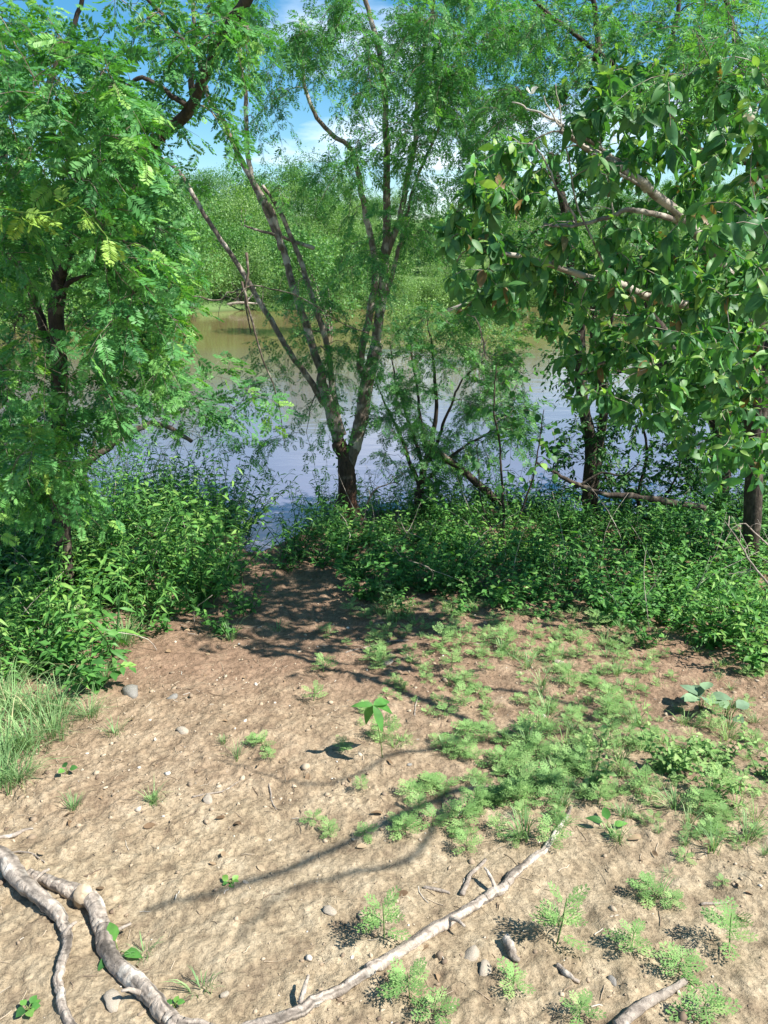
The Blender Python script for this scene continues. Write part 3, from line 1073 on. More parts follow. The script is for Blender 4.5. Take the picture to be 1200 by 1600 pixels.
# rosettes of leaves at every tip and a few down the twig
Ps, Xs, Ns, Ss, Vs = [], [], [], [], []
for P, R in paths:
    for s, n in ((.999, 6), (.84, 2), (.66, 2), (.45, 1)):
        o, t = sample(P, np.array([s]))
        o, t = o[0], t[0]
        ax = norm(t * .6 + np.array([0, 0, .45]) + RNG.normal(0, .2, 3))
        e1 = norm(np.cross(ax, RNG.normal(0, 1, 3)))
        e2 = np.cross(ax, e1)
        ph = RNG.uniform(0, 6.3)
        pv = RNG.normal(.45, .16)
        for k in range(n):
            a_ = ph + k * 2.4
            out = np.cos(a_) * e1 + np.sin(a_) * e2
            young = s > .9 and k < 2
            X = norm(out + ax * (1.2 if young else RNG.uniform(-.1, .5)) + np.array([0, 0, -RNG.uniform(.2, 1.5)]) * (0 if young else 1))
            Nn = norm(ax * .8 + np.array([0, 0, .5]) - out * .1 + RNG.normal(0, .35, 3))
            Ps.append(o + RNG.normal(0, .006, 3))
            Xs.append(X)
            Ns.append(Nn)
            Ss.append(RNG.uniform(.035, .06) if young else RNG.uniform(.045, .098))
            Vs.append(np.clip(.95 if young else pv + RNG.normal(0, .15), 0, 1))
Ps, Xs, Ns, Ss, Vs = [np.array(z) for z in (Ps, Xs, Ns, Ss, Vs)]
tg.build('twigs', M_BARK_PALE, broad, kind='stuff')
# distance and whether in frame, for the leaves that show largest
rel = Ps - np.array([0, 0, CAMZ])
dep = rel[:, 1] * CP - rel[:, 2] * SP
u_ = rel[:, 0] / dep * F + 600
v_ = 800 - (rel[:, 1] * SP + rel[:, 2] * CP) / dep * F
inf = (u_ > 0) & (u_ < 1200) & (v_ > 0) & (v_ < 1600)
score = np.where(inf, Ss / dep, 0)
order = np.argsort(-score)
own, rest = order[:300], order[300:]
LM = []
for val in (.15, .4, .65, .95):
    for tv, tt in LEAF['broad']:
        gl = Geo()
        gl.add(tv, tt, val)
        LM.append((val, gl.mesh('leaf', M_BROAD)))
FR = frames(Xs, Ns)
binv = Matrix.Translation(-Vector(broad.location))
for i in own:
    vi = int(np.argmin([abs(v - Vs[i]) for v in (.15, .4, .65, .95)]))
    me = LM[vi * 4 + int(RNG.integers(0, 4))][1]
    o = bpy.data.objects.new('leaf', me)
    COL.objects.link(o)
    M = Matrix(FR[i].tolist()).to_4x4() @ Matrix.Scale(float(Ss[i]), 4)
    M.translation = Vector(Ps[i])
    o.parent = broad
    o.matrix_parent_inverse = binv
    o.matrix_basis = M
cg = Geo()
leaf_stamp(cg, LEAF['broad'], [Ps[rest], Xs[rest], Ns[rest], Ss[rest], Vs[rest]])
cg.build('crown', M_BROAD, broad, kind='stuff')
g = Geo()
sk2 = Skel()
for pts, a, b2 in ((px([(1000, 290), (930, 240), (880, 205), (850, 150)], 3.65), 5, 2), (px([(960, 480), (940, 400), (905, 320), (880, 200), (868, 130)], 3.6), 4, 1.5),
                   (px([(990, 470), (965, 380), (950, 300), (935, 210), (940, 150)], 3.7), 3.5, 1.5), (px([(900, 350), (870, 290), (840, 240), (800, 215)], 3.6), 4, 1.5),
                   (px([(760, 560), (740, 500), (700, 480)], 3.7), 3, 1.2), (px([(1040, 545), (1000, 500), (960, 490), (880, 470)], 4.0), 4, 2)):
    P = smooth_path(pts, 18, .005)
    tube(g, P, np.linspace(bt(a, 3.7) * .9, bt(b2, 3.7) * .7, 18), 6, .5, .15)
    sk2.add(P, np.linspace(bt(a, 3.7), bt(b2, 3.7), 18))
grow(g, sk2, region(800, 140, 1010, 460, 3.4, 3.9, 34), rmax=.004, rtip=.001, jag=.12, up=.1, droop=-.1)
g.build('bare_twigs', M_BARK_PALE, broad)
# the limb that reaches over the clearing, above the frame
def above(pxx, pyy, h):
    q = ground_at(pxx, pyy)
    return q + np.array(SUN_DIR) * (h / SUN_DIR.z)
g = Geo()
sk3 = Skel()
o0 = at(1290, 60, 2.8)
for pts, a, b2 in (([o0, above(900, 1200, 2.6), above(700, 1240, 2.5), above(590, 1290, 2.4), above(400, 1370, 2.4), above(220, 1425, 2.4)], .024, .007),
                   ([above(700, 1240, 2.5), above(640, 1330, 2.4), above(540, 1370, 2.4), above(440, 1400, 2.35), above(370, 1470, 2.3)], .012, .005),
                   ([o0, above(960, 1120, 2.2), above(740, 1160, 2.1), above(620, 1180, 2.0), above(560, 1215, 2.0), above(470, 1222, 2.0), above(330, 1180, 2.0)], .014, .003)):
    P, R = limb(g, sk3, pts, a, b2, n=40, sides=7, usable=(.05, .6))
over_t = np.array([above(*q) for q in ((640, 1300, 2.4), (700, 1290, 2.5), (760, 1250, 2.5), (830, 1190, 2.4), (880, 1230, 2.5), (960, 1150, 2.3), (600, 1290, 2.3), (1000, 1200, 2.4), (1050, 1130, 2.4), (800, 1140, 2.2))])
pth = grow(g, sk3, over_t, rmax=.006, rtip=.002)
g.build('branch', M_BARK, broad)

# two white blossoms
for q in ((831, 146, 3.1), (1175, 178, 2.9)):
    g = Geo()
    c = at(*q)
    X = norm(RNG.normal(0, 1, (5, 3)) + [0, 0, .3])
    leaf_stamp(g, LEAF['round'], [np.repeat(c[None], 5, 0), X, norm(RNG.normal(0, 1, (5, 3))), np.full(5, .03), np.full(5, .5)])
    g.build('blossom', M_PETAL, broad)
print('broad leaves', len(Ps))


# ---- leaning dark trunks on the right bank
def simple_tree(label, limbs, targets, leafkind, mleaf, bark, gk={}, lk={}, name='tree', cat='tree', group=None, usable=(.3, 1)):
    return plant(name, label, cat, limbs[0][0][0], limbs, targets, leafkind, mleaf, bark, group=group, grow_kw=gk, leaf_kw=lk, usable=usable)


def based(pxx, pyy):
    q = ground_at(pxx, pyy)
    lim = float(shore(np.array(q[0]))) - .3
    if q[1] > lim:
        x = at(pxx, pyy, lim)[0]
        q = np.array([x, lim, H(x, lim)])
    return q - np.array([0, 0, .06])


q = based(1120, 800)
Y = q[1]
s1 = size_at(Y, 1)
simple_tree('slender dark tree leaning left over the water just beside the broad-leaved tree', [
    ([q, *px([(1128, 740), (1112, 660), (1080, 590), (1045, 540), (1015, 480), (1000, 400)], Y)], 11 * s1, 6 * s1),
    (px([(1060, 562), (1010, 575), (960, 580), (900, 575)], Y), 5 * s1, 2 * s1),
    (px([(1030, 515), (1000, 500), (940, 470), (880, 470)], Y), 4 * s1, 2 * s1)],
    R_([region(860, 400, 1120, 640, Y - .6, Y + .6, 26)]), 'ovate', M_DARK, M_BARK_DARK,
    dict(rmax=.012, jag=.12), dict(twiglets=6, tw_len=.2, per=8, size=.055, droop=.3))
q = based(918, 815)
Y = q[1]
s1 = size_at(Y, 1)
simple_tree('twin-stemmed dark tree standing upright at the water edge right of centre', [
    ([q, *px([(920, 760), (921, 700), (912, 640), (903, 580), (898, 500), (890, 420), (880, 330), (860, 240)], Y)], 11 * s1, 5 * s1),
    ([at(926, 790, Y), *px([(936, 720), (942, 650), (934, 590), (925, 520), (930, 430), (945, 340)], Y)], 8 * s1, 4 * s1),
    ([at(934, 700, Y), *px([(944, 620), (940, 560), (958, 480), (985, 400)], Y)], 4 * s1, 2 * s1)],
    R_([region(780, 240, 1060, 480, Y - .7, Y + .7, 40), region(850, 480, 990, 620, Y - .4, Y + .4, 8)]), 'ovate', M_DARK, M_BARK_DARK,
    dict(rmax=.012, jag=.12), dict(twiglets=7, tw_len=.2, per=8, size=.055, droop=.3))
q = based(1190, 800)
Y = q[1]
s1 = size_at(Y, 1)
simple_tree('dark trunk at the right edge half hidden behind the broad-leaved tree', [
    ([q, *px([(1185, 700), (1190, 600), (1215, 500), (1240, 400)], Y)], 15 * s1, 8 * s1),
    (px([(1120, 500), (1128, 590), (1150, 640), (1180, 720)][::-1], Y), 9 * s1, 4 * s1)],
    region(1040, 400, 1230, 680, Y - .5, Y + .8, 26), 'ovate', M_DARK, M_BARK_DARK, dict(jag=.1), dict(twiglets=8, tw_len=.2, per=8, size=.06))
# low dark leafy shrub and a dead leaning limb
q = based(1000, 815)
Y = q[1]
simple_tree('dark small-leaved shrub in front of the water between the twin trunk and leaning tree', [
    ([q, *px([(1000, 760), (1010, 700), (1000, 640)], Y)], .02, .008), ([q, *px([(960, 770), (930, 700)], Y)], .014, .005), ([q, *px([(1050, 760), (1070, 690)], Y)], .014, .005)],
    R_([region(925, 590, 1090, 800, Y - .5, Y + .5, 90), region(1060, 600, 1230, 830, Y - .5, Y + .6, 85), region(860, 640, 960, 800, Y - .5, Y + .4, 22)]), 'ovate', M_DARK, M_BARK_DARK, dict(jag=.1, up=.4), dict(twiglets=8, tw_len=.14, per=9, size=.05, droop=.2), name='shrub', cat='shrub')
q = at(1100, 795, 6.0)
g = Geo()
P = smooth_path([q, *px([(1030, 782), (960, 776), (905, 762), (870, 738), (838, 722)], 5.9)], 26, .006)
tube(g, P, np.linspace(.032, .010, 26), 8, .5, .3)
P2 = smooth_path(px([(900, 762), (940, 740), (975, 745), (1000, 720)], 5.9), 10, .006)
tube(g, P2, np.linspace(.012, .004, 10), 6)
tag(g.build('fallen_limb', M_BARK_DARK), 'long dark fallen limb lying level across the right bank in front of the water', 'branch')

# ---- small multi-stemmed tree right of the main one
q = based(655, 815)
Y = q[1]
s1 = size_at(Y, 1)
simple_tree('small many-stemmed tree with sparse fine leaves just right of the central tree', [
    ([q, *px([(656, 780), (662, 740), (672, 690), (680, 640), (674, 560), (668, 500)], Y)], 7.5 * s1, .8 * s1),
    (px([(660, 770), (640, 720), (622, 675), (600, 630), (588, 600)], Y), 4 * s1, .6 * s1),
    (px([(664, 740), (648, 690), (632, 640), (618, 590), (610, 540)], Y), 3.5 * s1, .6 * s1),
    (px([(670, 720), (656, 660), (650, 600), (640, 520)], Y), 3.5 * s1, .6 * s1),
    (px([(672, 720), (700, 650), (720, 600), (760, 560)], Y), 3 * s1, .6 * s1),
    (px([(666, 750), (720, 700), (760, 680), (800, 640)], Y), 3 * s1, .6 * s1)],
    R_([region(570, 480, 830, 760, Y - .6, Y + .6, 110), region(720, 430, 830, 600, Y - .4, Y + .4, 20)]), 'fine_mid', M_FINE2, M_BARK_DARK,
    dict(jag=.16, rmax=.008), dict(twiglets=8, tw_len=.18, per=8, size=.085, droop=.4))
# leaning dead stem from that thicket, and grey crooked twigs at its foot
g = Geo()
P = smooth_path(px([(800, 800, 6.9), (760, 770, 6.8), (715, 735, 6.7), (680, 705, 6.6), (664, 690, 6.6)], 6.8), 18, .006)
tube(g, P, np.linspace(.045, .022, 18), 8, .5, .2)
tag(g.build('leaning_log', M_BARK_DARK), 'dark dead stem leaning from the bank towards the small many-stemmed tree', 'log')
r_ = empty('dead_shrub', based(585, 818), 'leafless grey crooked twigs at the foot of the central tree', 'dead shrub')
sk = Skel()
g = Geo()
Y = based(585, 818)[1]
P = smooth_path([based(572, 822), *px([(568, 790), (580, 770), (610, 755), (635, 735)], Y)], 16, .008)
tube(g, P, np.linspace(.012, .004, 16), 6)
sk.add(P, np.full(16, .01))
grow(g, sk, region(560, 680, 680, 800, Y - .3, Y + .3, 26), rmax=.006, jag=.2)
g.build('branch', M_DEAD, r_)

# ---- round-leaved climbing shoots in front of the water
q = based(790, 860)
Y = q[1]
simple_tree('thin upright shoots with round leaves standing before the water right of centre', [
    ([q, *px([(786, 780), (780, 700), (772, 620), (775, 570)], Y)], .012, .004), ([q, *px([(820, 780), (840, 700), (850, 640)], Y)], .010, .003), ([q, *px([(750, 790), (745, 700)], Y)], .008, .003)],
    region(740, 560, 870, 790, Y - .3, Y + .3, 28), 'round', M_WEED, M_BARK_DARK, dict(jag=.1, up=.3), dict(twiglets=2, tw_len=.1, per=3, size=.06, droop=.3), name='shrub', cat='shrub')

# ---- left: leaning shrub with needle leaves, over the water
q = based(110, 820)
Y = q[1]
s1 = size_at(Y, 1)
simple_tree('slanting shrub with sparse narrow leaves reaching over the water at left', [
    ([q, *px([(128, 735), (160, 705), (185, 688), (230, 668), (262, 668), (300, 690)], Y)], 8 * s1, 3 * s1),
    (px([(142, 722), (148, 690), (160, 655)], Y), 4 * s1, 2 * s1), (px([(172, 695), (173, 665), (172, 640)], Y), 3 * s1, 1.5 * s1)],
    R_([region(180, 600, 350, 740, Y - .5, Y + .3, 36), region(120, 620, 220, 720, Y - .3, Y + .3, 8)]), 'narrow', M_FINE2, M_TWIG,
    dict(jag=.14, rmax=.007), dict(twiglets=5, tw_len=.16, per=6, size=.085, droop=.2, flat=.3), name='shrub', cat='shrub')

# dead hanging twig in front of the main tree
g = Geo()
P = smooth_path(px([(378, 440), (392, 500), (410, 560), (432, 620), (446, 700)], 5.6), 22, .004)
tube(g, P, np.linspace(.010, .003, 22), 6)
P = smooth_path(px([(385, 395), (388, 425), (384, 470), (392, 520)], 5.6), 10, .004)
tube(g, P, np.linspace(.012, .005, 10), 6)
P = smooth_path(px([(300, 463), (340, 470), (360, 460), (392, 447), (430, 452), (480, 470), (520, 500), (575, 520)], 5.6), 26, .006)
tube(g, P, np.linspace(.005, .004, 26), 6)
for k in range(9):
    i = RNG.integers(2, 24)
    d = norm(RNG.normal(0, 1, 3) + [0, 0, -.4]) * RNG.uniform(.1, .25)
    tube(g, smooth_path([P[i], P[i] + d * .5 + RNG.normal(0, .01, 3), P[i] + d], 5, .003), np.linspace(.003, .001, 5), 3)
tag(g.build('dead_branch', M_TWIG), 'thin dead branch hanging down in front of the left stems of the central tree', 'branch')

# ------------------------------------------------------------------ undergrowth
def weed_mesh(seed, h=.45, leaf=.055, kind='ovate', mat=M_WEED, stems=3, gap=.035, up=.35, name='weed', lean=.35):
    global RNG
    keep, RNG = RNG, np.random.default_rng(seed)
    g = Geo()
    Ps, Xs, Ns, Ss, Vs = [], [], [], [], []
    for s in range(stems):
        d = norm(np.array([RNG.normal(0, lean), RNG.normal(0, lean), 1.0]))
        hh = h * RNG.uniform(.6, 1.1)
        P = smooth_path([[RNG.normal(0, .02), RNG.normal(0, .02), -.03], d * hh * .5, d * hh + RNG.normal(0, .05, 3)], 7, .004)
        tube(g, P, np.linspace(.004, .0015, 7), 4, .1, cap=False)
        n = int(hh / gap)
        q, t = sample(P, np.linspace(.12, 1, n))
        ph = RNG.uniform(0, 6)
        for k in range(n):
            for sg in (0, math.pi):
                a = ph + k * 1.57 + sg + RNG.normal(0, .3)
                o = np.array([math.cos(a), math.sin(a), 0])
                Ps.append(q[k])
                Xs.append(norm(o + np.array([0, 0, up - RNG.uniform(0, .6)])))
                Ns.append(norm(np.array([0, 0, 1.]) + RNG.normal(0, .35, 3)))
                Ss.append(leaf * RNG.uniform(.6, 1.25) * (1 - .35 * k / n))
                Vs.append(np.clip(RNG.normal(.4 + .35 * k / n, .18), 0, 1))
    lv = [np.array(z) for z in (Ps, Xs, Ns, Ss, Vs)]
    leaf_stamp(g, LEAF[kind], lv)
    RNG = keep
    return g


def place(name, me, pos, rz, sc, label, cat, group=None, tilt=0.06):
    o = bpy.data.objects.new(name, me)
    COL.objects.link(o)
    o.location = [float(c) for c in pos]
    o.rotation_euler = (RNG.normal(0, tilt), RNG.normal(0, tilt), rz)
    o.scale = (sc, sc, sc * (RNG.uniform(.45, .95) if name == 'ragweed' and sc < 1.15 else RNG.uniform(.85, 1.15)))
    return tag(o, label, cat, group)


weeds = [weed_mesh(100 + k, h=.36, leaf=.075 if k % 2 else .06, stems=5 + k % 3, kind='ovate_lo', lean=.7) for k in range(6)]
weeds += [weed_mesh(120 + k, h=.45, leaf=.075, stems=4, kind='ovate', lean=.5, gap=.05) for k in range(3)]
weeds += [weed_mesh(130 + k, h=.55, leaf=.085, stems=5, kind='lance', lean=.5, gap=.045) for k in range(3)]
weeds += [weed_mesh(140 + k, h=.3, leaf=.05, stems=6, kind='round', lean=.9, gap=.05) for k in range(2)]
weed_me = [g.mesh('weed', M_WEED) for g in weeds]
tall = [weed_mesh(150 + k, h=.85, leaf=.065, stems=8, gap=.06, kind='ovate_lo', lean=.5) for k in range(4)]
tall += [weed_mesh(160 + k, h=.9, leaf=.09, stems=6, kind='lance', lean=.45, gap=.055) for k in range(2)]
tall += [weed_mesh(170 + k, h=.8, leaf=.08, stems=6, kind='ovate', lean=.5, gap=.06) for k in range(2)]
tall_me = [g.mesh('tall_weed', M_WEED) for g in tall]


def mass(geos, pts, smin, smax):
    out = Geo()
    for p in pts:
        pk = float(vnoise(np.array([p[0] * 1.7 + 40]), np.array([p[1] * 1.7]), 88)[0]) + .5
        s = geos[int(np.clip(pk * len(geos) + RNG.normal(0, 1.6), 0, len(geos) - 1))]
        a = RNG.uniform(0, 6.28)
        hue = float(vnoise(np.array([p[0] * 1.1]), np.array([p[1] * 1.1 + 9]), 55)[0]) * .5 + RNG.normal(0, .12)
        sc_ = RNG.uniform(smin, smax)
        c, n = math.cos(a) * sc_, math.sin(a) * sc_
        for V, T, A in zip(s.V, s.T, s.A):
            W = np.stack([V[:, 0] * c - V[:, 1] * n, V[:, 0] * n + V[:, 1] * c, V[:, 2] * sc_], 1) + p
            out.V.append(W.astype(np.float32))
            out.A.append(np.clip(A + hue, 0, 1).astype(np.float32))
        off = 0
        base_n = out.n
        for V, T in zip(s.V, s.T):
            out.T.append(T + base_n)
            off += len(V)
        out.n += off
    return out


def scatter(n, x0, x1, y0, y1, keep):
    pts = []
    k = 0
    while len(pts) < n and k < n * 60:
        k += 1
        x, y = RNG.uniform(x0, x1), RNG.uniform(y0, y1)
        if keep(x, y):
            pts.append(np.array([x, y, H(x, y) - .01]))
    return pts


def edge_front(x):       # where the right-hand undergrowth begins
    return 5.0 - .85 * sstep(-.45, .1, x) - .95 * sstep(1.0, 1.9, x) + .16 * math.sin(x * 5) + .1 * math.sin(x * 13)


pts = scatter(900, -.75, 4.6, 3.0, 7.7, lambda x, y: y > edge_front(x) + .1 and y < float(shore(np.array(x))) + .15)
mass(weeds, pts, .42, 1.0).build('undergrowth', M_WEED, kind='stuff')['label'] = 'dense low green undergrowth along the bank right of the gap'
pts = scatter(230, -4.4, -1.0, 4.2, 7.5, lambda x, y: x < -1.12 + .12 * math.sin(y * 3) and y > 4.5 and y < float(shore(np.array(x))) + .2)
mass(tall, pts, .55, 1.0).build('undergrowth', M_WEED, kind='stuff')['label'] = 'tangled tall green undergrowth on the bank left of the gap'
pts = scatter(210, -4.2, -.9, 3.0, 4.9, lambda x, y: x < -.98 - .3 * sstep(4.1, 3.7, y) - .3 * sstep(3.4, 3.1, y) + .06 * math.sin(y * 9))
mass(weeds, pts, .6, 1.25).build('undergrowth', M_WEED, kind='stuff')['label'] = 'leafy low green undergrowth at the left edge of the clearing'

for lab_, x0, x1, y0, y1, n in (('dry pale stems and straw standing in the right undergrowth', -.5, 2.6, 3.6, 7.0, 110), ('dry stems standing in the left thicket', -3.2, -1.0, 3.3, 7.0, 60)):
    g = Geo()
    for k in range(n):
        x, y = RNG.uniform(x0, x1), RNG.uniform(y0, y1)
        if x > -.9 and y < edge_front(x):
            continue
        b_ = np.array([x, y, H(x, y)])
        d_ = norm(np.array([RNG.normal(0, .5), RNG.normal(0, .5), 1.])) * RNG.uniform(.25, .75)
        tube(g, smooth_path([b_, b_ + d_ * .5 + RNG.normal(0, .02, 3), b_ + d_ + [RNG.normal(0, .08), 0, -.04]], 6, .004), np.linspace(.003, .001, 6), 4, .7)
    o = g.build('dry_stems', M_DEAD, kind='stuff')
    o['label'] = lab_

# single weeds that stand out at the edges of the undergrowth
hero_weeds = [
    # px, py(base), scale, mesh, label
    (150, 1075, 1.0, weed_me[1], 'bright green leafy bush at the left rim of the clearing above the tall grass', 'bush'),
    (115, 1060, .85, weed_me[3], 'leafy green weed just left of the bright bush by the tall grass', 'weed'),
    (385, 960, .8, tall_me[1], 'pointed-leaved weed leaning into the gap by the water on its left side', 'weed'),
    (345, 985, .7, weed_me[5], 'low dense green weed at the right tip of the left thicket', 'weed'),
    (260, 985, .7, weed_me[0], 'weed at the shaded foot of the left thicket', 'weed'),
    (455, 890, .75, weed_me[2], 'leafy weed on the right side of the gap to the water', 'weed'),
    (505, 885, .9, weed_me[4], 'rounded bright leafy weed below the central tree trunk', 'weed'),
    (590, 880, .9, weed_me[1], 'bright leafy weed just right of the central trunk foot', 'weed'),
    (950, 975, .9, weed_me[3], 'tall pale-topped weed at the front edge of the right undergrowth', 'weed'),
    (1010, 1010, .8, weed_me[0], 'yellow-green weed in the right undergrowth edge above the round grey leaves', 'weed'),
    (1110, 1010, .95, weed_me[5], 'large light green weed near the right edge of the frame', 'weed'),
    (1185, 1040, .9, weed_me[2], 'bright weed cut by the right edge of the frame', 'weed'),
    (850, 965, .6, weed_me[4], 'small leafy weed at the sunlit front of the right undergrowth', 'weed'),
    (720, 955, .55, weed_me[1], 'thin weed with a brown seed head at the middle of the undergrowth front', 'weed'),
    (630, 960, .6, weed_me[0], 'small weed where the bare path meets the middle undergrowth', 'weed'),
]
for x, y, s, me, lab, cat in hero_weeds:
    p = ground_at(x, y)
    place('bush' if cat == 'bush' else 'weed', me, p, RNG.uniform(0, 6.28), s, lab, cat)

# ------------------------------------------------------------------ ragweed seedlings
def rag_mesh(seed, h=.07, leaf=.075, n=10):
    global RNG
    keep, RNG = RNG, np.random.default_rng(seed)
    g = Geo()
    tube(g, [[0, 0, -.02], [.002, 0, h * .5], [0, .003, h]], [.002, .0015, .001], 4, .3, cap=False)
    Ps, Xs, Ns, Ss, Vs = [], [], [], [], []
    for k in range(n):
        u = .25 + .75 * k / n
        a = k * 1.57 + (k // 2) * .4 + RNG.normal(0, .25) + (math.pi / 2 if k % 2 else 0)
        a = (k % 2) * math.pi + (k // 2) * 1.5 + RNG.normal(0, .25)
        up = .15 + 1.0 * u * u
        Ps.append([0, 0, h * u])
        Xs.append([math.cos(a), math.sin(a), up])
        Ns.append([-.3 * math.cos(a) * up, -.3 * math.sin(a) * up, 1])
        Ss.append(leaf * RNG.uniform(.75, 1.15) * (1.05 - .5 * u))
        Vs.append(np.clip(RNG.normal(.5, .2), 0, 1))
    lv = [np.array(z, float) for z in (Ps, Xs, Ns, Ss, Vs)]
    lv[2] = norm(lv[2] + RNG.normal(0, .12, lv[2].shape))
    leaf_stamp(g, LEAF['rag'], lv)
    RNG = keep
    return g


rags = [rag_mesh(300 + k, h=[.05, .08, .11][k % 3], leaf=[.06, .075, .085][k % 3], n=[8, 10, 12][k % 3]) for k in range(9)]
rag_me = [g.mesh('ragweed', M_RAG) for g in rags]
RAGG = 'ragweed seedlings on the bare soil'
near_rag = [
    (600, 1465, 1.35, 'feathery seedling at the lower middle just above the long fallen branch'),
    (640, 1560, 1.3, 'feathery seedling below the long fallen branch, lowest left of its kind'),
    (870, 1475, 1.5, 'large feathery seedling in the lower right quarter casting a fern-like shadow'),
    (985, 1485, 1.0, 'feathery seedling right of the large one in the lower right quarter'),
    (800, 1545, 1.3, 'feathery seedling between two pale stones and the bottom edge'),
    (1060, 1520, 1.1, 'feathery seedling above the short thick stick at the bottom right'),
    (1140, 1480, 1.3, 'feathery seedling nearest the right edge low in the frame'),
    (1100, 1585, 1.3, 'feathery seedling at the bottom edge right of the short thick stick'),
    (1010, 1400, 1.0, 'feathery seedling in a loose patch at right below the green band'),
    (570, 1305, 1.1, 'dark feathery seedling at the left end of the green band'),
    (625, 1285, 1.1, 'feathery seedling second from the left end of the green band'),
    (410, 1165, 1.3, 'round feathery clump alone on the bare soil left of the leafy sapling'),
    (490, 1095, 1.4, 'feathery clump on the reddish soil above left of the leafy sapling'),
    (505, 1050, 1.3, 'feathery clump on the reddish soil, upper one of two'),
    (490, 1285, .7, 'tiny feathery seedling left of the green band'),
    (730, 1330, .8, 'feathery seedling above the small curved stick'),
    (240, 1250, .7, 'tiny greyish seedling on bare soil left of centre'),
    (860, 1320, 1.1, 'feathery clump at the upper end of the long fallen branch'),
    (680, 1590, 1.0, 'feathery seedling cut by the bottom edge at centre'),
    (905, 1590, 1.0, 'feathery seedling at the bottom edge left of the short thick stick'),
]
for x, y, s, lab in near_rag:
    place('ragweed', rag_me[int(RNG.integers(0, 9))], ground_at(x, min(y, 1640)), RNG.uniform(0, 6.28), s * .85, lab, 'seedling', RAGG)
band = [((640, 1270, 900, 1220), 52, 'feathery seedling in the slanting green band', 60, 30),
        ((660, 1130, 980, 1120), 72, 'feathery seedling in the patch right of the sapling', 40, 70),
        ((560, 985, 900, 1010), 48, 'feathery seedling before the middle undergrowth', 40, 28),
        ((880, 1120, 1180, 1200), 62, 'seedling in the loose patch at right', 60, 90),
        ((900, 1250, 1190, 1350), 16, 'seedling in the scattered lower right patch', 60, 60),
        ((420, 1150, 640, 1230), 6, 'seedling in the bare patch around the sapling', 60, 60)]
for (x0, y0, x1, y1), n, lab, jx, jy in band:
    for k in range(n):
        t = RNG.random()
        x, y = x0 + (x1 - x0) * t + RNG.normal(0, jx), y0 + (y1 - y0) * t + RNG.normal(0, jy)
        if x > 1195 or y < 960:
            continue
        sc_ = RNG.uniform(.45, 1.15) * (1.0 if n > 20 else .75)
        word = 'tiny' if sc_ < .62 else ('middling' if sc_ < .88 else 'big')
        part_ = 'towards its left end' if t < .33 else ('in its middle' if t < .67 else 'towards its right end')
        place('ragweed', rag_me[int(RNG.integers(0, 9))], ground_at(x, y), RNG.uniform(0, 6.28), sc_, word + ' ' + lab + ', ' + part_, 'seedling', RAGG)

# ------------------------------------------------------------------ grass tufts
def grass_mesh(seed, n=40, h=.12, spread=.04, lean=.5):
    r = np.random.default_rng(seed)
    g = Geo()
    for k in range(n):
        a = r.uniform(0, 6.28)
        o = np.array([math.cos(a), math.sin(a), 0])
        b0 = o * r.uniform(0, spread) + np.array([0, 0, -.01])
        hh = h * r.uniform(.5, 1.15)
        ln = lean * r.uniform(.2, 1.4)
        w = r.uniform(.0012, .0026)
        sd = np.array([-o[1], o[0], 0]) * w
        P = [b0, b0 + np.array([0, 0, hh * .45]) + o * hh * ln * .2, b0 + np.array([0, 0, hh * .8]) + o * hh * ln * .6, b0 + np.array([0, 0, hh * .85]) + o * hh * ln * 1.1]
        V = [P[0] - sd, P[0] + sd, P[1] - sd, P[1] + sd, P[2] - sd * .7, P[2] + sd * .7, P[3]]
        g.add(V, [[0, 1, 3], [0, 3, 2], [2, 3, 5], [2, 5, 4], [4, 5, 6]], float(np.clip(r.normal(.5, .25), 0, 1)))
    return g


tufts = [grass_mesh(500 + k, n=[26, 40, 34][k % 3], h=[.07, .10, .13][k % 3], lean=[1.0, .7, .9][k % 3]) for k in range(6)]
tuft_me = [g.mesh('grass_tuft', M_GRASS) for g in tufts]
tall_g = [grass_mesh(600 + k, n=90, h=.17, spread=.08, lean=1.0) for k in range(3)]
tall_gm = [g.mesh('grass_tuft', M_GRASS) for g in tall_g]
GG = 'grass tufts on the soil'
for x, y, s, lab in [(315, 1545, 1.1, 'thin blue-green grass tuft above the pale stone near the forked branch'),
                     (225, 1490, .9, 'small grass tuft in the crook of the forked dead branch'),
                     (370, 1100 + 75 + 10, .7, 'small grass tuft beside the round feathery clump'),
                     (360, 1000, 1.3, 'grass tuft in the shadow at the foot of the left thicket'),
                     (435, 985, 1.4, 'grass tuft on the path down to the gap'),
                     (350, 1130 + 30, .6, 'tiny grass tuft on bare soil left of centre'),
                     (180, 1145, 1.2, 'grass tuft right of the tall grass clump'),
                     (240, 1255, .8, 'dry little grass tuft on the pale gravelly soil'),
                     (115, 1265, .9, 'lone flat grass tuft on the bare soil at left'),
                     (1030, 1400, 1.0, 'spiky grass tuft at lower right beside a small dead twig'),
                     (870, 1440, .9, 'spiky grass tuft right of the long fallen branch'),
                     (820, 1305, 1.5, 'dense grass tuft hiding the upper end of the long fallen branch'),
                     (870, 1290, 1.4, 'dense grass tuft just above the end of the long fallen branch')]:
    place('grass_tuft', tuft_me[int(RNG.integers(0, 6))], ground_at(x, y), RNG.uniform(0, 6.28), s * .62, lab, 'grass tuft', GG)
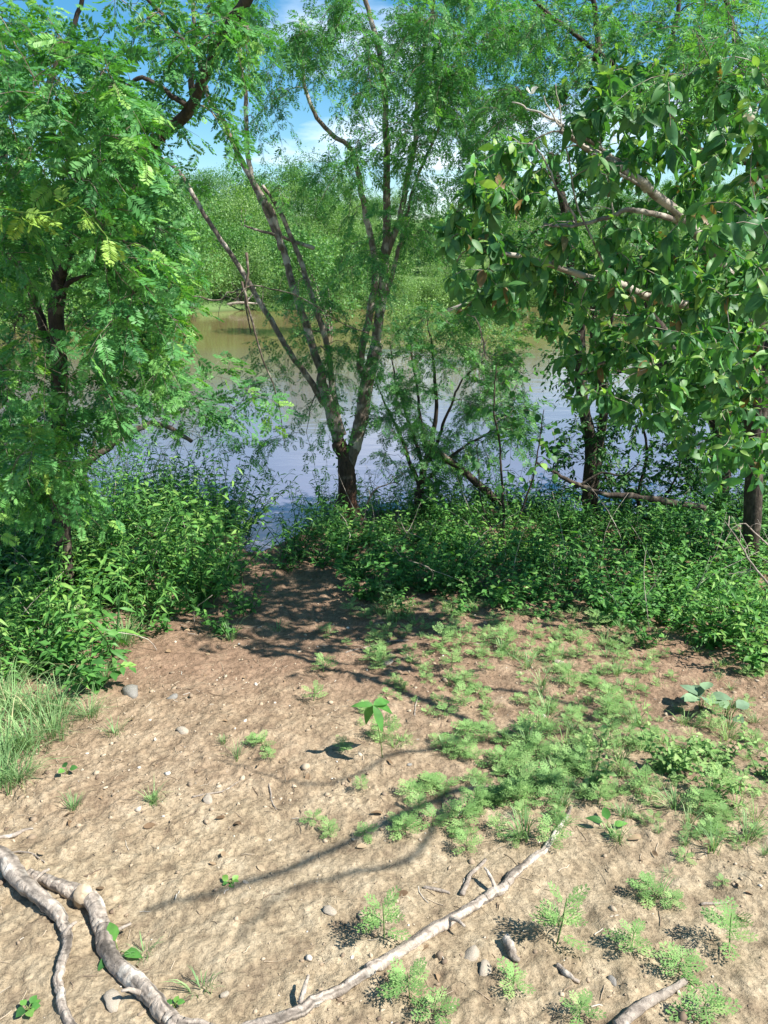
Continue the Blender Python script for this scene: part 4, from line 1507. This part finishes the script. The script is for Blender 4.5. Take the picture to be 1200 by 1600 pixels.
for (x0, y0, x1, y1), n, lab, jx, jy in [
        ((860, 1240, 1190, 1330), 26, 'spiky grass tuft scattered over the soil at lower right', 60, 50),
        ((740, 1080, 1180, 1170), 34, 'grass tuft among the seedlings in the right half', 60, 60),
        ((640, 1000, 1000, 1030), 20, 'grass tuft along the front of the right undergrowth', 50, 30),
        ((800, 1200, 960, 1240), 14, 'grass tuft mixed into the green band of seedlings', 50, 30)]:
    for k in range(n):
        t = RNG.random()
        x, y = x0 + (x1 - x0) * t + RNG.normal(0, jx), y0 + (y1 - y0) * t + RNG.normal(0, jy)
        if x > 1195:
            continue
        place('grass_tuft', tuft_me[int(RNG.integers(0, 6))], ground_at(x, y), RNG.uniform(0, 6.28), RNG.uniform(.3, .75), lab, 'grass tuft', GG)
for k, (x, y, s) in enumerate([(10, 1190, 1.0), (50, 1170, 1.0), (85, 1150, .9), (20, 1130, 1.1), (60, 1120, .9), (0, 1230, .9), (30, 1220, .7), (-15, 1170, 1.0), (95, 1110, .8), (140, 1120, .6), (5, 1090, 1.0)]):
    place('grass_tuft', tall_gm[k % 3], ground_at(x, y), RNG.uniform(0, 6.28), s * .95, 'long-bladed grass tuft in the tall clump at the left edge', 'grass tuft', 'tall grass at the left edge')
pts = scatter(60, -3.4, -1.0, 2.2, 4.2, lambda x, y: x < -1.15 - .2 * (3.6 - y))
mass(tall_g, pts, .5, .9).build('grass', M_GRASS, kind='stuff')['label'] = 'rank grass under the left weeds'
pts = scatter(120, 0.1, 3.2, 2.6, 5.2, lambda x, y: y > 2.2 + 1.2 * (1.6 - x) * (x < 1.6))
mass(tufts, pts, .25, .6).build('grass', M_GRASS, kind='stuff')['label'] = 'short sparse grass through the right side of the clearing'

pts = scatter(560, -.1, 2.8, 1.7, 4.6, lambda x, y: fbm(np.array(x * 2.2), np.array(y * 2.2), 2, 301) > -.2 and (y > 2.0 + .45 * (1.2 - x) if x < 1.2 else y > 1.9) and y < edge_front(x) + .2)
o = mass(rags + tufts + weeds[:2], pts, .28, .7).build('low_weeds', M_RAG, kind='stuff')
o['label'] = 'thin cover of tiny weeds on the soil of the right half'

# ------------------------------------------------------------------ the leafy sapling in the middle
q = ground_at(598, 1183)
sap = empty('sapling', q, 'lone little sapling with five drooping green leaves casting a clear shadow at centre', 'sapling')
top = at(583, 1102, q[1] - .01)
g = Geo()
P = smooth_path([q - [0, 0, .02], q * .5 + top * .5 + [.004, 0, 0], top], 9, .0008)
tube(g, P, np.linspace(.0022, .0014, 9), 6, .5)
g.build('stem', M_STALK, sap)
big = t_blade(8, .17, .3, .3, .8, .012)
for (tx, ty, dy, s) in ((604, 1144, -.06, .062), (550, 1098, -.02, .05), (614, 1088, .06, .04), (570, 1120, .05, .03), (626, 1106, .07, .035)):
    X = at(tx, ty, q[1] + dy) - top
    g = Geo()
    leaf_stamp(g, [big], [top[None], norm(X)[None], norm(np.array([[.25, -.35, .9]])), np.array([np.linalg.norm(X) * .98]), np.array([.55])])
    g.build('leaf', M_WEED, sap)
# little plants with rounded leaves
def round_plant(x, y, n, s, label, mat=M_GREY, hgt=.03, kind='round'):
    q = ground_at(x, y)
    r = empty('seedling', q, label, 'seedling')
    for k in range(n):
        a = k * 6.28 / n + RNG.normal(0, .3)
        d = np.array([math.cos(a), math.sin(a), .3])
        c = q + np.array([math.cos(a), math.sin(a), 0]) * s * .35 + [0, 0, hgt * RNG.uniform(.6, 1.3)]
        g = Geo()
        leaf_stamp(g, LEAF[kind], [c[None], norm(d)[None], norm(np.array([[0, -.2, 1.]]) + RNG.normal(0, .2, (1, 3))), np.array([s * RNG.uniform(.8, 1.2)]), np.array([RNG.random()])])
        g.build('leaf', mat, r)
        g = Geo()
        tube(g, [q - [0, 0, .01], (q + c) / 2 + [0, 0, .005], c], [.0018, .0015, .001], 4)
        g.build('stalk', M_STALK, r)


round_plant(1095, 1110, 8, .075, 'plant with large lobed grey-green leaves on the soil near the right edge', M_GREY, .07)
round_plant(1140, 1125, 3, .07, 'three round grey-green leaves beside the lobed plant at right', M_GREY, .05)
round_plant(45, 1580, 7, .022, 'tiny clover-like seedling in the bottom left corner', M_WEED, .012)
round_plant(105, 1208, 3, .03, 'two-leaved sprout on bare soil at left', M_WEED, .02)
round_plant(360, 1380, 5, .02, 'tiny bright seedling on the gravelly soil left of centre', M_WEED, .008)
round_plant(950, 1295, 4, .05, 'low plant with broad oval leaves above the lower right soil', M_WEED, .02, 'ovate')
round_plant(185, 1490, 3, .06, 'small plant with wide pale green blades in the crook of the forked branch', M_WEED, .02, 'ovate')
round_plant(273, 1575, 4, .018, 'tiny seedling with round leaves touching the forked branch', M_WEED, .012)

# ------------------------------------------------------------------ dead wood on the ground
def gpath(pts, lift):
    out = []
    for p in pts:
        q = ground_at(p[0], p[1])
        q[2] += lift if len(p) < 3 else p[2]
        out.append(q)
    return out


def wood(name_part, pts, r, parent, mat=M_DEAD, n=40, sides=12, lift=None, rough=.13, wob=.0012):
    g = Geo()
    R0 = np.interp(np.linspace(0, 1, n), np.linspace(0, 1, len(r)), r)
    P = smooth_path(gpath(pts, 0), n, 0)
    P[:, 2] = surf(P[:, 0], P[:, 1])
    k = np.ones(5) / 5
    zz = np.convolve(np.pad(P[:, 2], 2, mode='edge'), k, 'valid')
    P[:, 2] = zz + R0 * (.75 if lift is None else lift)
    P += np.cumsum(RNG.normal(0, wob, (n, 3)), 0) * [1, 1, 0]
    if sides > 10:
        sides = 22
        m = n * 3
        P = smooth_path(P, m, .0008)
        R0 = np.interp(np.linspace(0, 1, m), np.linspace(0, 1, len(r)), r)
        tt, th = np.meshgrid(np.arange(m) * .045, np.arange(sides) / sides * 6.28, indexing='ij')
        gr = fbm(tt * 1.0, np.cos(th) * 2.6 + 7, 3, 201) + fbm(tt * 1.0 + 9, np.sin(th) * 2.6 + 3, 3, 207)
        kn = np.maximum(0, fbm(tt * 2.5, np.cos(th + 1) * 1.2, 2, 211) - .16)
        fine = fbm(tt * 4, th * 6, 2, 219)
        k0 = g.n
        tube(g, P, R0, sides, .5, 0)
        V = g.V[-1]
        disp = 1 + .15 * gr + .45 * kn + .1 * fine
        V[:m * sides] = (P[:, None, :] + (V[:m * sides].reshape(m, sides, 3) - P[:, None, :]) * disp[..., None]).reshape(-1, 3)
        a = np.full(len(V), .5, np.float32)
        a[:m * sides] = np.clip(.5 + .75 * gr + .35 * fine, 0, 1).ravel()
        g.A[-1] = a
        return g.build(name_part, mat, parent), P
    R = R0 * (1 + .12 * (RNG.random(n) - .5))
    tube(g, P, R, sides, .5, rough)
    return g.build(name_part, mat, parent), P


fb = empty('fallen_branch', ground_at(140, 1420), 'long weathered forked grey branch lying across the foreground from the left edge', 'branch')
wood('limb', [(-60, 1305), (0, 1345), (40, 1395), (85, 1435), (104, 1470), (95, 1520), (104, 1565), (130, 1625)], [.024, .023, .021, .017, .011, .010, .010, .009], fb, n=60, lift=.8)
wood('limb', [(45, 1370), (95, 1385), (140, 1412), (152, 1450), (165, 1495), (215, 1550), (270, 1596), (330, 1612), (410, 1600), (500, 1562), (585, 1516)], [.013, .017, .022, .021, .019, .020, .018, .017, .015, .013, .012], fb, n=90, lift=.8)
wood('limb', [(575, 1520), (640, 1482), (720, 1432), (775, 1396), (800, 1368), (840, 1335), (875, 1290), (893, 1262)], [.012, .014, .013, .013, .012, .010, .008, .005], fb, n=60, lift=1.0)
for bx, by, dx, dy, dz in ((100, 1470, 14, -6, .03), (225, 1560, -20, 6, .03), (470, 1575, 8, -16, .04), (700, 1443, 16, 12, .02), (775, 1396, -12, -14, .03), (45, 1395, 22, -12, .03), (165, 1480, 26, -14, .02)):
    a_ = ground_at(bx, by) + [0, 0, .014]
    b_ = ground_at(bx + dx * 1.6, by + dy * 1.6) + [0, 0, .012 + dz]
    g = Geo()
    tube(g, smooth_path([a_, (a_ + b_) / 2 + [0, 0, .008], b_], 7, .001), np.linspace(.007, .0035, 7), 7, .6, .3)
    g.build('side_twig', M_DEAD, fb)
q = ground_at(132, 1412)
g = Geo()
tube(g, [q + [-.01, .01, .0], q + [.0, 0, .03], q + [.006, -.012, .048], q + [.007, -.014, .0485]], [.027, .026, .024, .001], 11, .5, .22, cap=False)
g.build('stub', M_CUT, fb, smooth=False)
for pts, r, lab in [([(722, 1400), (730, 1375), (758, 1345)], [.008, .007, .005], 'short curved stick above the long fallen branch'),
                    ([(-10, 1311), (20, 1308), (52, 1296)], [.006, .007, .003], 'short thin stick at the left edge'),
                    ([(965, 1610), (1010, 1578), (1045, 1562), (1075, 1540)], [.014, .013, .011, .008], 'thick weathered stick at the bottom right'),
                    ([(10, 1333), (50, 1335), (68, 1350)], [.003, .003, .002], 'dark thin twig beside the left end of the forked branch'),
                    ([(662, 1388), (685, 1392), (702, 1395)], [.005, .006, .003], 'tiny bleached stick left of the curved stick'),
                    ([(790, 1470), (800, 1490), (812, 1500)], [.012, .012, .006], 'curled bark piece below the long fallen branch'),
                    ([(870, 1510), (885, 1525), (905, 1537)], [.006, .008, .004], 'small wood chip beside the large feathery seedling'),
                    ([(1095, 1415), (1120, 1412), (1138, 1408)], [.004, .004, .002], 'thin pale stick at lower right'),
                    ([(915, 1225), (925, 1205), (930, 1195)], [.006, .007, .004], 'small leaning stick in the green band'),
                    ([(420, 1225), (425, 1250), (430, 1265)], [.003, .003, .002], 'thin dark twig on bare soil near the centre'),
                    ([(648, 1118), (651, 1100), (655, 1090)], [.003, .003, .002], 'thin dark twig standing right of the leafy sapling'),
                    ([(300, 1245), (350, 1235), (375, 1218)], [.003, .003, .001], 'thin pale twig on the gravelly soil'),
                    ([(540, 1020), (600, 1005), (640, 1000)], [.004, .004, .003], 'thin reddish stick on the path near the undergrowth')]:
    o, _ = wood('stick', pts, r, None, n=16, sides=7, rough=.3, mat=M_DEAD)
    tag(o, lab, 'stick')
# bare dead twigs at the right edge
r_ = empty('dead_twigs', ground_at(1195, 900), 'spray of bare pale twigs sticking in from the right edge above the weeds', 'dead branch')
g = Geo()
sk = Skel()
P = smooth_path(px([(1215, 930), (1180, 890), (1155, 850), (1133, 815)], 3.6), 14, .003)
tube(g, P, np.linspace(.007, .002, 14), 5)
sk.add(P, np.full(14, .006))
P = smooth_path(px([(1220, 880), (1195, 850), (1165, 818)], 3.5), 10, .003)
tube(g, P, np.linspace(.007, .003, 10), 5)
sk.add(P, np.full(10, .006))
grow(g, sk, region(1100, 800, 1215, 930, 3.4, 3.8, 14), rmax=.003, jag=.15)
g.build('branch', M_DEAD, r_)

# ------------------------------------------------------------------ stones
def stone(seed, flat=.5):
    r = np.random.default_rng(seed)
    bm_v, bm_t = ico(2)
    V = bm_v.copy()
    for _ in range(7):                     # knock flats off
        d = norm(r.normal(0, 1, 3))
        k = V @ d
        lim = r.uniform(.55, .85)
        V -= np.outer(np.maximum(0, k - lim), d)
    V *= [1, r.uniform(.6, .9), flat]
    V += r.normal(0, .012, V.shape)
    g = Geo()
    g.add(V, bm_t)
    return g


def ico(sub):
    import bmesh
    bm = bmesh.new()
    bmesh.ops.create_icosphere(bm, subdivisions=sub, radius=1)
    bm.verts.ensure_lookup_table()
    V = np.array([v.co[:] for v in bm.verts])
    T = np.array([[v.index for v in f.verts] for f in bm.faces])
    bm.free()
    return V, T


st_me = [stone(700 + k).mesh('stone', M_STONE, False) for k in range(5)]
st_mg = [stone(720 + k, .35).mesh('stone', M_STONE_GREY, False) for k in range(3)]
for x, y, w, me, lab in [(178, 1566, 46, st_me[0], 'pale angular stone beside the forked branch near the bottom left'),
                         (736, 1492, 38, st_me[1], 'rounded tan stone below the long fallen branch'),
                         (757, 1518, 36, st_me[2], 'pale stone just right of the rounded tan stone'),
                         (957, 1533, 22, st_mg[1], 'small grey angular stone at lower right'),
                         (205, 1083, 44, st_mg[0], 'flat grey stone at the edge of the shade on the left'),
                         (270, 1090, 22, st_mg[2], 'small grey stone right of the flat grey one'),
                         (872, 1036, 22, st_me[3], 'whitish stone in front of the right undergrowth'),
                         (606, 1036, 22, st_me[4], 'pale flat stone on the path in front of the middle undergrowth'),
                         (325, 1250, 26, st_me[2], 'pale flat stone in the gravel left of centre'),
                         (515, 1425, 26, st_me[0], 'whitish stone in the gravel below centre'),
                         (385, 1380, 14, st_me[1], 'small stone right of the tiny bright seedling'),
                         (350, 1555, 18, st_me[3], 'small pale stone right of the thin blue-green tuft'),
                         (640, 1045 + 150, 12, st_mg[1], 'small grey stone right of the leafy sapling base'),
                         (285, 1143, 24, st_me[4], 'flat pale stone on the upper left soil')]:
    p = ground_at(x, y)
    s = size_at(p[1], w, y) / 2
    o = bpy.data.objects.new('stone', me)
    COL.objects.link(o)
    o.location = (p[0], p[1], p[2] + s * .08)
    o.scale = (s, s, s)
    o.rotation_euler = (RNG.normal(0, .15), RNG.normal(0, .15), RNG.uniform(0, 6.28))
    tag(o, lab, 'stone')

iv, it = ico(1)
ov = np.array([[1, 0, 0], [-1, 0, 0], [0, 1, 0], [0, -1, 0], [0, 0, 1], [0, 0, -.6]], float)
ot = np.array([[0, 2, 4], [2, 1, 4], [1, 3, 4], [3, 0, 4], [2, 0, 5], [1, 2, 5], [3, 1, 5], [0, 3, 5]])
npb = 46000
X = RNG.uniform(-2.4, 3.0, npb)
Y = 1.0 + 5.0 * RNG.random(npb) ** 1.3
dens = fbm(X * 1.6, Y * 1.6, 3, 77)
patch = np.exp(-(((X + .35) / .8) ** 2 + ((Y - 1.95) / .5) ** 2)) * .5
keep = RNG.random(npb) < np.clip(.22 + dens * 1.5 + patch, .03, 1)
X, Y = X[keep], Y[keep]
s = .0018 + .0055 * RNG.random(len(X)) ** 4 + .012 * (RNG.random(len(X)) ** 22)
Z = surf(X, Y) + s * .15
Rr = frames(RNG.normal(0, 1, (len(X), 3)) * [1, 1, .2], RNG.normal(0, .25, (len(X), 3)) + [0, 0, 1])
g = Geo()
bigp = s > .0055
SS, VV = np.stack([s, s * RNG.uniform(.6, 1, len(X)), s * RNG.uniform(.35, .8, len(X))], 1), np.clip(RNG.normal(.45, .28, len(X)), 0, 1)
PP = np.stack([X, Y, Z], 1)
for j in range(12):
    m = bigp & (np.arange(len(X)) % 12 == j)
    stamp(g, iv * (1 + RNG.normal(0, .12, iv.shape)) + RNG.normal(0, .16, iv.shape), it, PP[m], Rr[m], SS[m], VV[m])
    m = ~bigp & (np.arange(len(X)) % 12 == j)
    stamp(g, ov * (1 + RNG.normal(0, .3, ov.shape)) + RNG.normal(0, .12, ov.shape), ot, PP[m], Rr[m], SS[m] * 1.15, VV[m])
o = g.build('gravel', M_PEBBLE, smooth=False, kind='stuff')
o['label'] = 'small pale pebbles and clods strewn over the soil'
# fallen leaves
n = 420
X, Y = RNG.uniform(-2.2, 2.8, n), 1.1 + 4.4 * RNG.random(n) ** .8
g = Geo()
leaf_stamp(g, LEAF['broad'], [np.stack([X, Y, surf(X, Y) + .006], 1), norm(RNG.normal(0, 1, (n, 3)) * [1, 1, .15]), norm(RNG.normal(0, .3, (n, 3)) + [0, 0, 1]), RNG.uniform(.012, .042, n), RNG.random(n)])
o = g.build('fallen_leaves', M_DRYLEAF, kind='stuff')
o['label'] = 'small dry brown leaves lying on the soil'
# litter: bits of twig and straw
g = Geo()
for k in range(1500):
    x, y = RNG.uniform(-1.8, 2.4), 1.05 + 3.4 * RNG.random() ** 1.2
    a = RNG.uniform(0, 3.14)
    L_ = RNG.uniform(.008, .05) * (1 if RNG.random() < .8 else 1.8)
    n = 4
    tt = np.linspace(-.5, .5, n)
    P = np.stack([x + np.cos(a) * L_ * tt + RNG.normal(0, L_ * .05, n), y + np.sin(a) * L_ * tt + RNG.normal(0, L_ * .05, n), np.zeros(n)], 1)
    P[:, 2] = surf(P[:, 0], P[:, 1]) + .002
    tube(g, P, RNG.uniform(.0006, .0018), 3, RNG.random(), cap=False)
o = g.build('litter', M_PEBBLE, kind='stuff')
o['label'] = 'straw and twig litter on the soil'

# ------------------------------------------------------------------ far bank
def far_crown(seed, w, h, n, leaf, mat_vals=(.5, .22), lobes=9, stem=.3):
    r = np.random.default_rng(seed)
    g = Geo()
    cs = []
    for k in range(lobes):
        a = r.uniform(0, 6.28)
        rr = w * .36 * math.sqrt(r.random())
        cs.append([math.cos(a) * rr, math.sin(a) * rr, h * (stem + (1 - stem) * r.uniform(.15, .82)), w * r.uniform(.14, .27)])
    cs = np.array(cs)
    pick = r.integers(0, lobes, n)
    d = norm(r.normal(0, 1, (n, 3)))
    rad = r.random(n) ** .4
    P = cs[pick, :3] + d * (cs[pick, 3] * rad)[:, None] * [1, 1, .85]
    P += r.normal(0, w * .03, P.shape)
    P[:, 2] = np.maximum(P[:, 2], .05)
    X = norm(r.normal(0, 1, (n, 3)) + [0, 0, -.2])
    Nn = norm(r.normal(0, .6, (n, 3)) + d * .6 + [0, 0, .5])
    tv = np.array([[0, 0, 0], [.5, .28, .05], [1, 0, -.1], [.5, -.28, .05]])
    tt = np.array([[0, 2, 1], [0, 3, 2]])
    lv = r.normal(mat_vals[0], .13, lobes)
    stamp(g, tv, tt, P, frames(X, Nn), leaf * r.uniform(.6, 1.4, n), np.clip(lv[pick] + r.normal(0, mat_vals[1], n), 0, 1))
    return g, cs


def far_trunk(cs, h, w):
    g = Geo()
    for c in cs[:6]:
        tube(g, smooth_path([[0, 0, -.4], [c[0] * .25, c[1] * .25, c[2] * .4], c[:3]], 6, .01), np.linspace(w, w * .25, 6), 5, cap=False)
    return g


FT = []
for k, (w, h, n, leaf, mat) in enumerate([(5.5, 4.6, 8500, .13, M_FARDARK), (6.5, 6.0, 10000, .14, M_FARDARK), (4.2, 3.0, 7000, .10, M_FARLEAF), (5.0, 3.4, 8000, .11, M_FARLEAF), (3.2, 2.2, 5000, .09, M_FARLEAF), (6.0, 5.0, 9000, .13, M_FARLEAF)]):
    g, cs = far_crown(900 + k, w, h, n, leaf, lobes=13 if k < 2 else 10, stem=.12)
    FT.append((g.mesh('crown', mat, False), far_trunk(cs, h, .07).mesh('trunk', M_BARK)))


def far_tree(x, y, kind, s, label, group, cat='tree', z=None):
    q = (x, y, H(x, y) - .05 if z is None else z)
    r = empty('tree' if cat == 'tree' else 'shrub', q, label, cat, group)
    r.rotation_euler = (0, 0, RNG.uniform(0, 6.28))
    r.scale = (s, s, s * RNG.uniform(.85, 1.15))
    for nm, me in (('crown', FT[kind][0]), ('trunk', FT[kind][1])):
        o = bpy.data.objects.new(nm, me)
        COL.objects.link(o)
        o.parent = r
    return r


def fx(pxx, Y):
    return at(pxx, 450, Y)[0]


FG = 'trees on the far bank'
for pxx, Y, k, s in [(-40, 30, 1, 1.15), (60, 29, 0, 1.1), (140, 31, 1, 1.0), (215, 33, 1, 1.05), (270, 40, 1, .8), (330, 42.5, 1, .72), (385, 43, 0, .75), (430, 45, 1, .62), (490, 46, 0, .6)]:
    far_tree(fx(pxx, Y), Y, k, s, 'dark green rounded tree on the far bank, ' + ('behind the close left tree' if pxx < 280 else 'between the left tree and the central stems' if pxx < 400 else 'behind the central stems'), FG)
for pxx, Y, k, s in [(1010, 36, 0, .9), (1080, 33, 1, 1.0), (1150, 32, 0, 1.0), (1220, 31, 1, 1.0)]:
    far_tree(fx(pxx, Y), Y, k, s, 'dark tree on the far bank behind the broad-leaved tree at right', FG)
for k in range(64):
    pxx = 150 + k * 16 + RNG.normal(0, 8)
    x_ = fx(pxx, 41)
    Y = float(far_shore(x_)) + RNG.uniform(-2.0, 2.5)
    far_tree(x_, Y, int(RNG.integers(2, 5)), RNG.uniform(.4, .9), 'low light green shrub on the far shore, ' + ('left of the central tree' if pxx < 480 else 'behind the central stems' if pxx < 640 else 'right of the central tree'), 'shrubs along the far shore', 'shrub')
for k in range(80):
    pxx = RNG.uniform(150, 1150)
    Y = RNG.uniform(46, 95)
    kd = int(RNG.integers(2, 6))
    far_tree(fx(pxx, Y), Y, kd, RNG.uniform(.5, 1.2), ['wide low', 'round', 'small', 'tall'][kd - 2] + ' pale shrub on the far slope, ' + ('left' if pxx < 480 else 'middle' if pxx < 760 else 'right') + (' and near the shore' if Y < 65 else ' and high up'), 'shrubs on the far slope', 'shrub')
for k in range(44):
    pxx = 60 + k * 26 + RNG.normal(0, 9)
    Y = RNG.uniform(74, 96)
    far_tree(fx(pxx, Y), Y, int(RNG.integers(0, 2)) if k % 3 else 5, RNG.uniform(.55, 1.05) * (1.15 if pxx < 560 else .6 if pxx < 900 else .9), 'tree in the distant row on the skyline, ' + ('left of the central stems' if pxx < 430 else 'behind the central stems' if pxx < 640 else 'to the right'), 'trees on the skyline')

n = 42000
Y = 39 + 40 * RNG.random(n) ** 1.4
X = RNG.uniform(-.62, .62, n) * Y
fs_ = far_shore(X)
k = (Y > fs_ - 2.2) & (fbm(X * .5, Y * .5, 3, 401) > -.32)
X, Y = X[k], Y[k]
hgt = .1 + .9 * np.clip(fbm(X * .7, Y * .7, 3, 405) + .3, 0, 1)
Z = height(X, Y) + hgt * RNG.random(len(X))
g = Geo()
stamp(g, np.array([[0, 0, 0], [.5, .25, .05], [1, 0, -.1], [.5, -.25, .05]]), np.array([[0, 2, 1], [0, 3, 2]]), np.stack([X, Y, Z], 1),
      frames(RNG.normal(0, 1, (len(X), 3)), RNG.normal(0, .6, (len(X), 3)) + [0, -.3, .7]), RNG.uniform(.08, .2, len(X)), np.clip(.45 + .5 * fbm(X * .3, Y * .3, 2, 409) + RNG.normal(0, .2, len(X)), 0, 1))
o = g.build('scrub', M_FARLEAF, smooth=False, kind='stuff')
o['label'] = 'rough green scrub covering the far bank'
# driftwood and rushes at the far waterline
for pxx, Y0, L_ in ((330, 38.5, 3.0), (700, 37.5, 2.2)):
    x_ = fx(pxx, Y0)
    g = Geo()
    P = smooth_path([[x_, Y0, WATER + .05], [x_ + L_ * .5, Y0 - .2, WATER + .45], [x_ + L_, Y0 + .2, WATER + .2]], 10, .02)
    tube(g, P, np.linspace(.09, .03, 10), 6, .6, .3)
    tube(g, smooth_path([P[5], P[5] + [.5, 0, .7]], 5, .02), np.linspace(.05, .02, 5), 5, .6)
    tag(g.build('driftwood', M_DEAD), 'bleached dead branch at the far waterline, ' + ('left of the central stems' if pxx < 500 else 'right of the central stems'), 'branch')

# flooded bushes nearer, standing in the pond behind the main tree
g0, cs0 = far_crown(950, 2.6, 2.9, 6500, .075, lobes=16, stem=.1)
r = empty('tree', (at(515, 560, 14)[0], 14.5, WATER - .2), 'mid-green bushy tree standing in the pond behind the central stems', 'tree')
r.location = (at(520, 560, 27)[0], 27, WATER - .1)
r.scale = (1.55, 1.55, 1.4)
o = bpy.data.objects.new('crown', g0.mesh('crown', M_FARDARK, False)); COL.objects.link(o); o.parent = r
o = bpy.data.objects.new('trunk', far_trunk(cs0, 3, .035).mesh('trunk', M_BARK)); COL.objects.link(o); o.parent = r
g1, cs1 = far_crown(951, 2.6, 1.7, 4200, .06, lobes=14, stem=.05)
me1, mt1 = g1.mesh('crown', M_FARLEAF, False), far_trunk(cs1, 2, .03).mesh('trunk', M_BARK)
for pxx, Y, s, lab in ((645, 21, .95, 'pale green flooded bush standing in the pond just right of the central stems'), (750, 19, .85, 'pale green flooded bush in the pond, the right one beneath the broad leaves')):
    r = empty('bush', (at(pxx, 560, Y)[0], Y, WATER - .05), lab, 'bush')
    r.scale = (s, s, s)
    r.rotation_euler = (0, 0, RNG.uniform(0, 6))
    for nm, me in (('crown', me1), ('trunk', mt1)):
        o = bpy.data.objects.new(nm, me); COL.objects.link(o); o.parent = r

tot = sum(len(m.polygons) for m in bpy.data.meshes)
print('TRIS unique', tot, 'objects', len(bpy.data.objects))
print(TRIS)
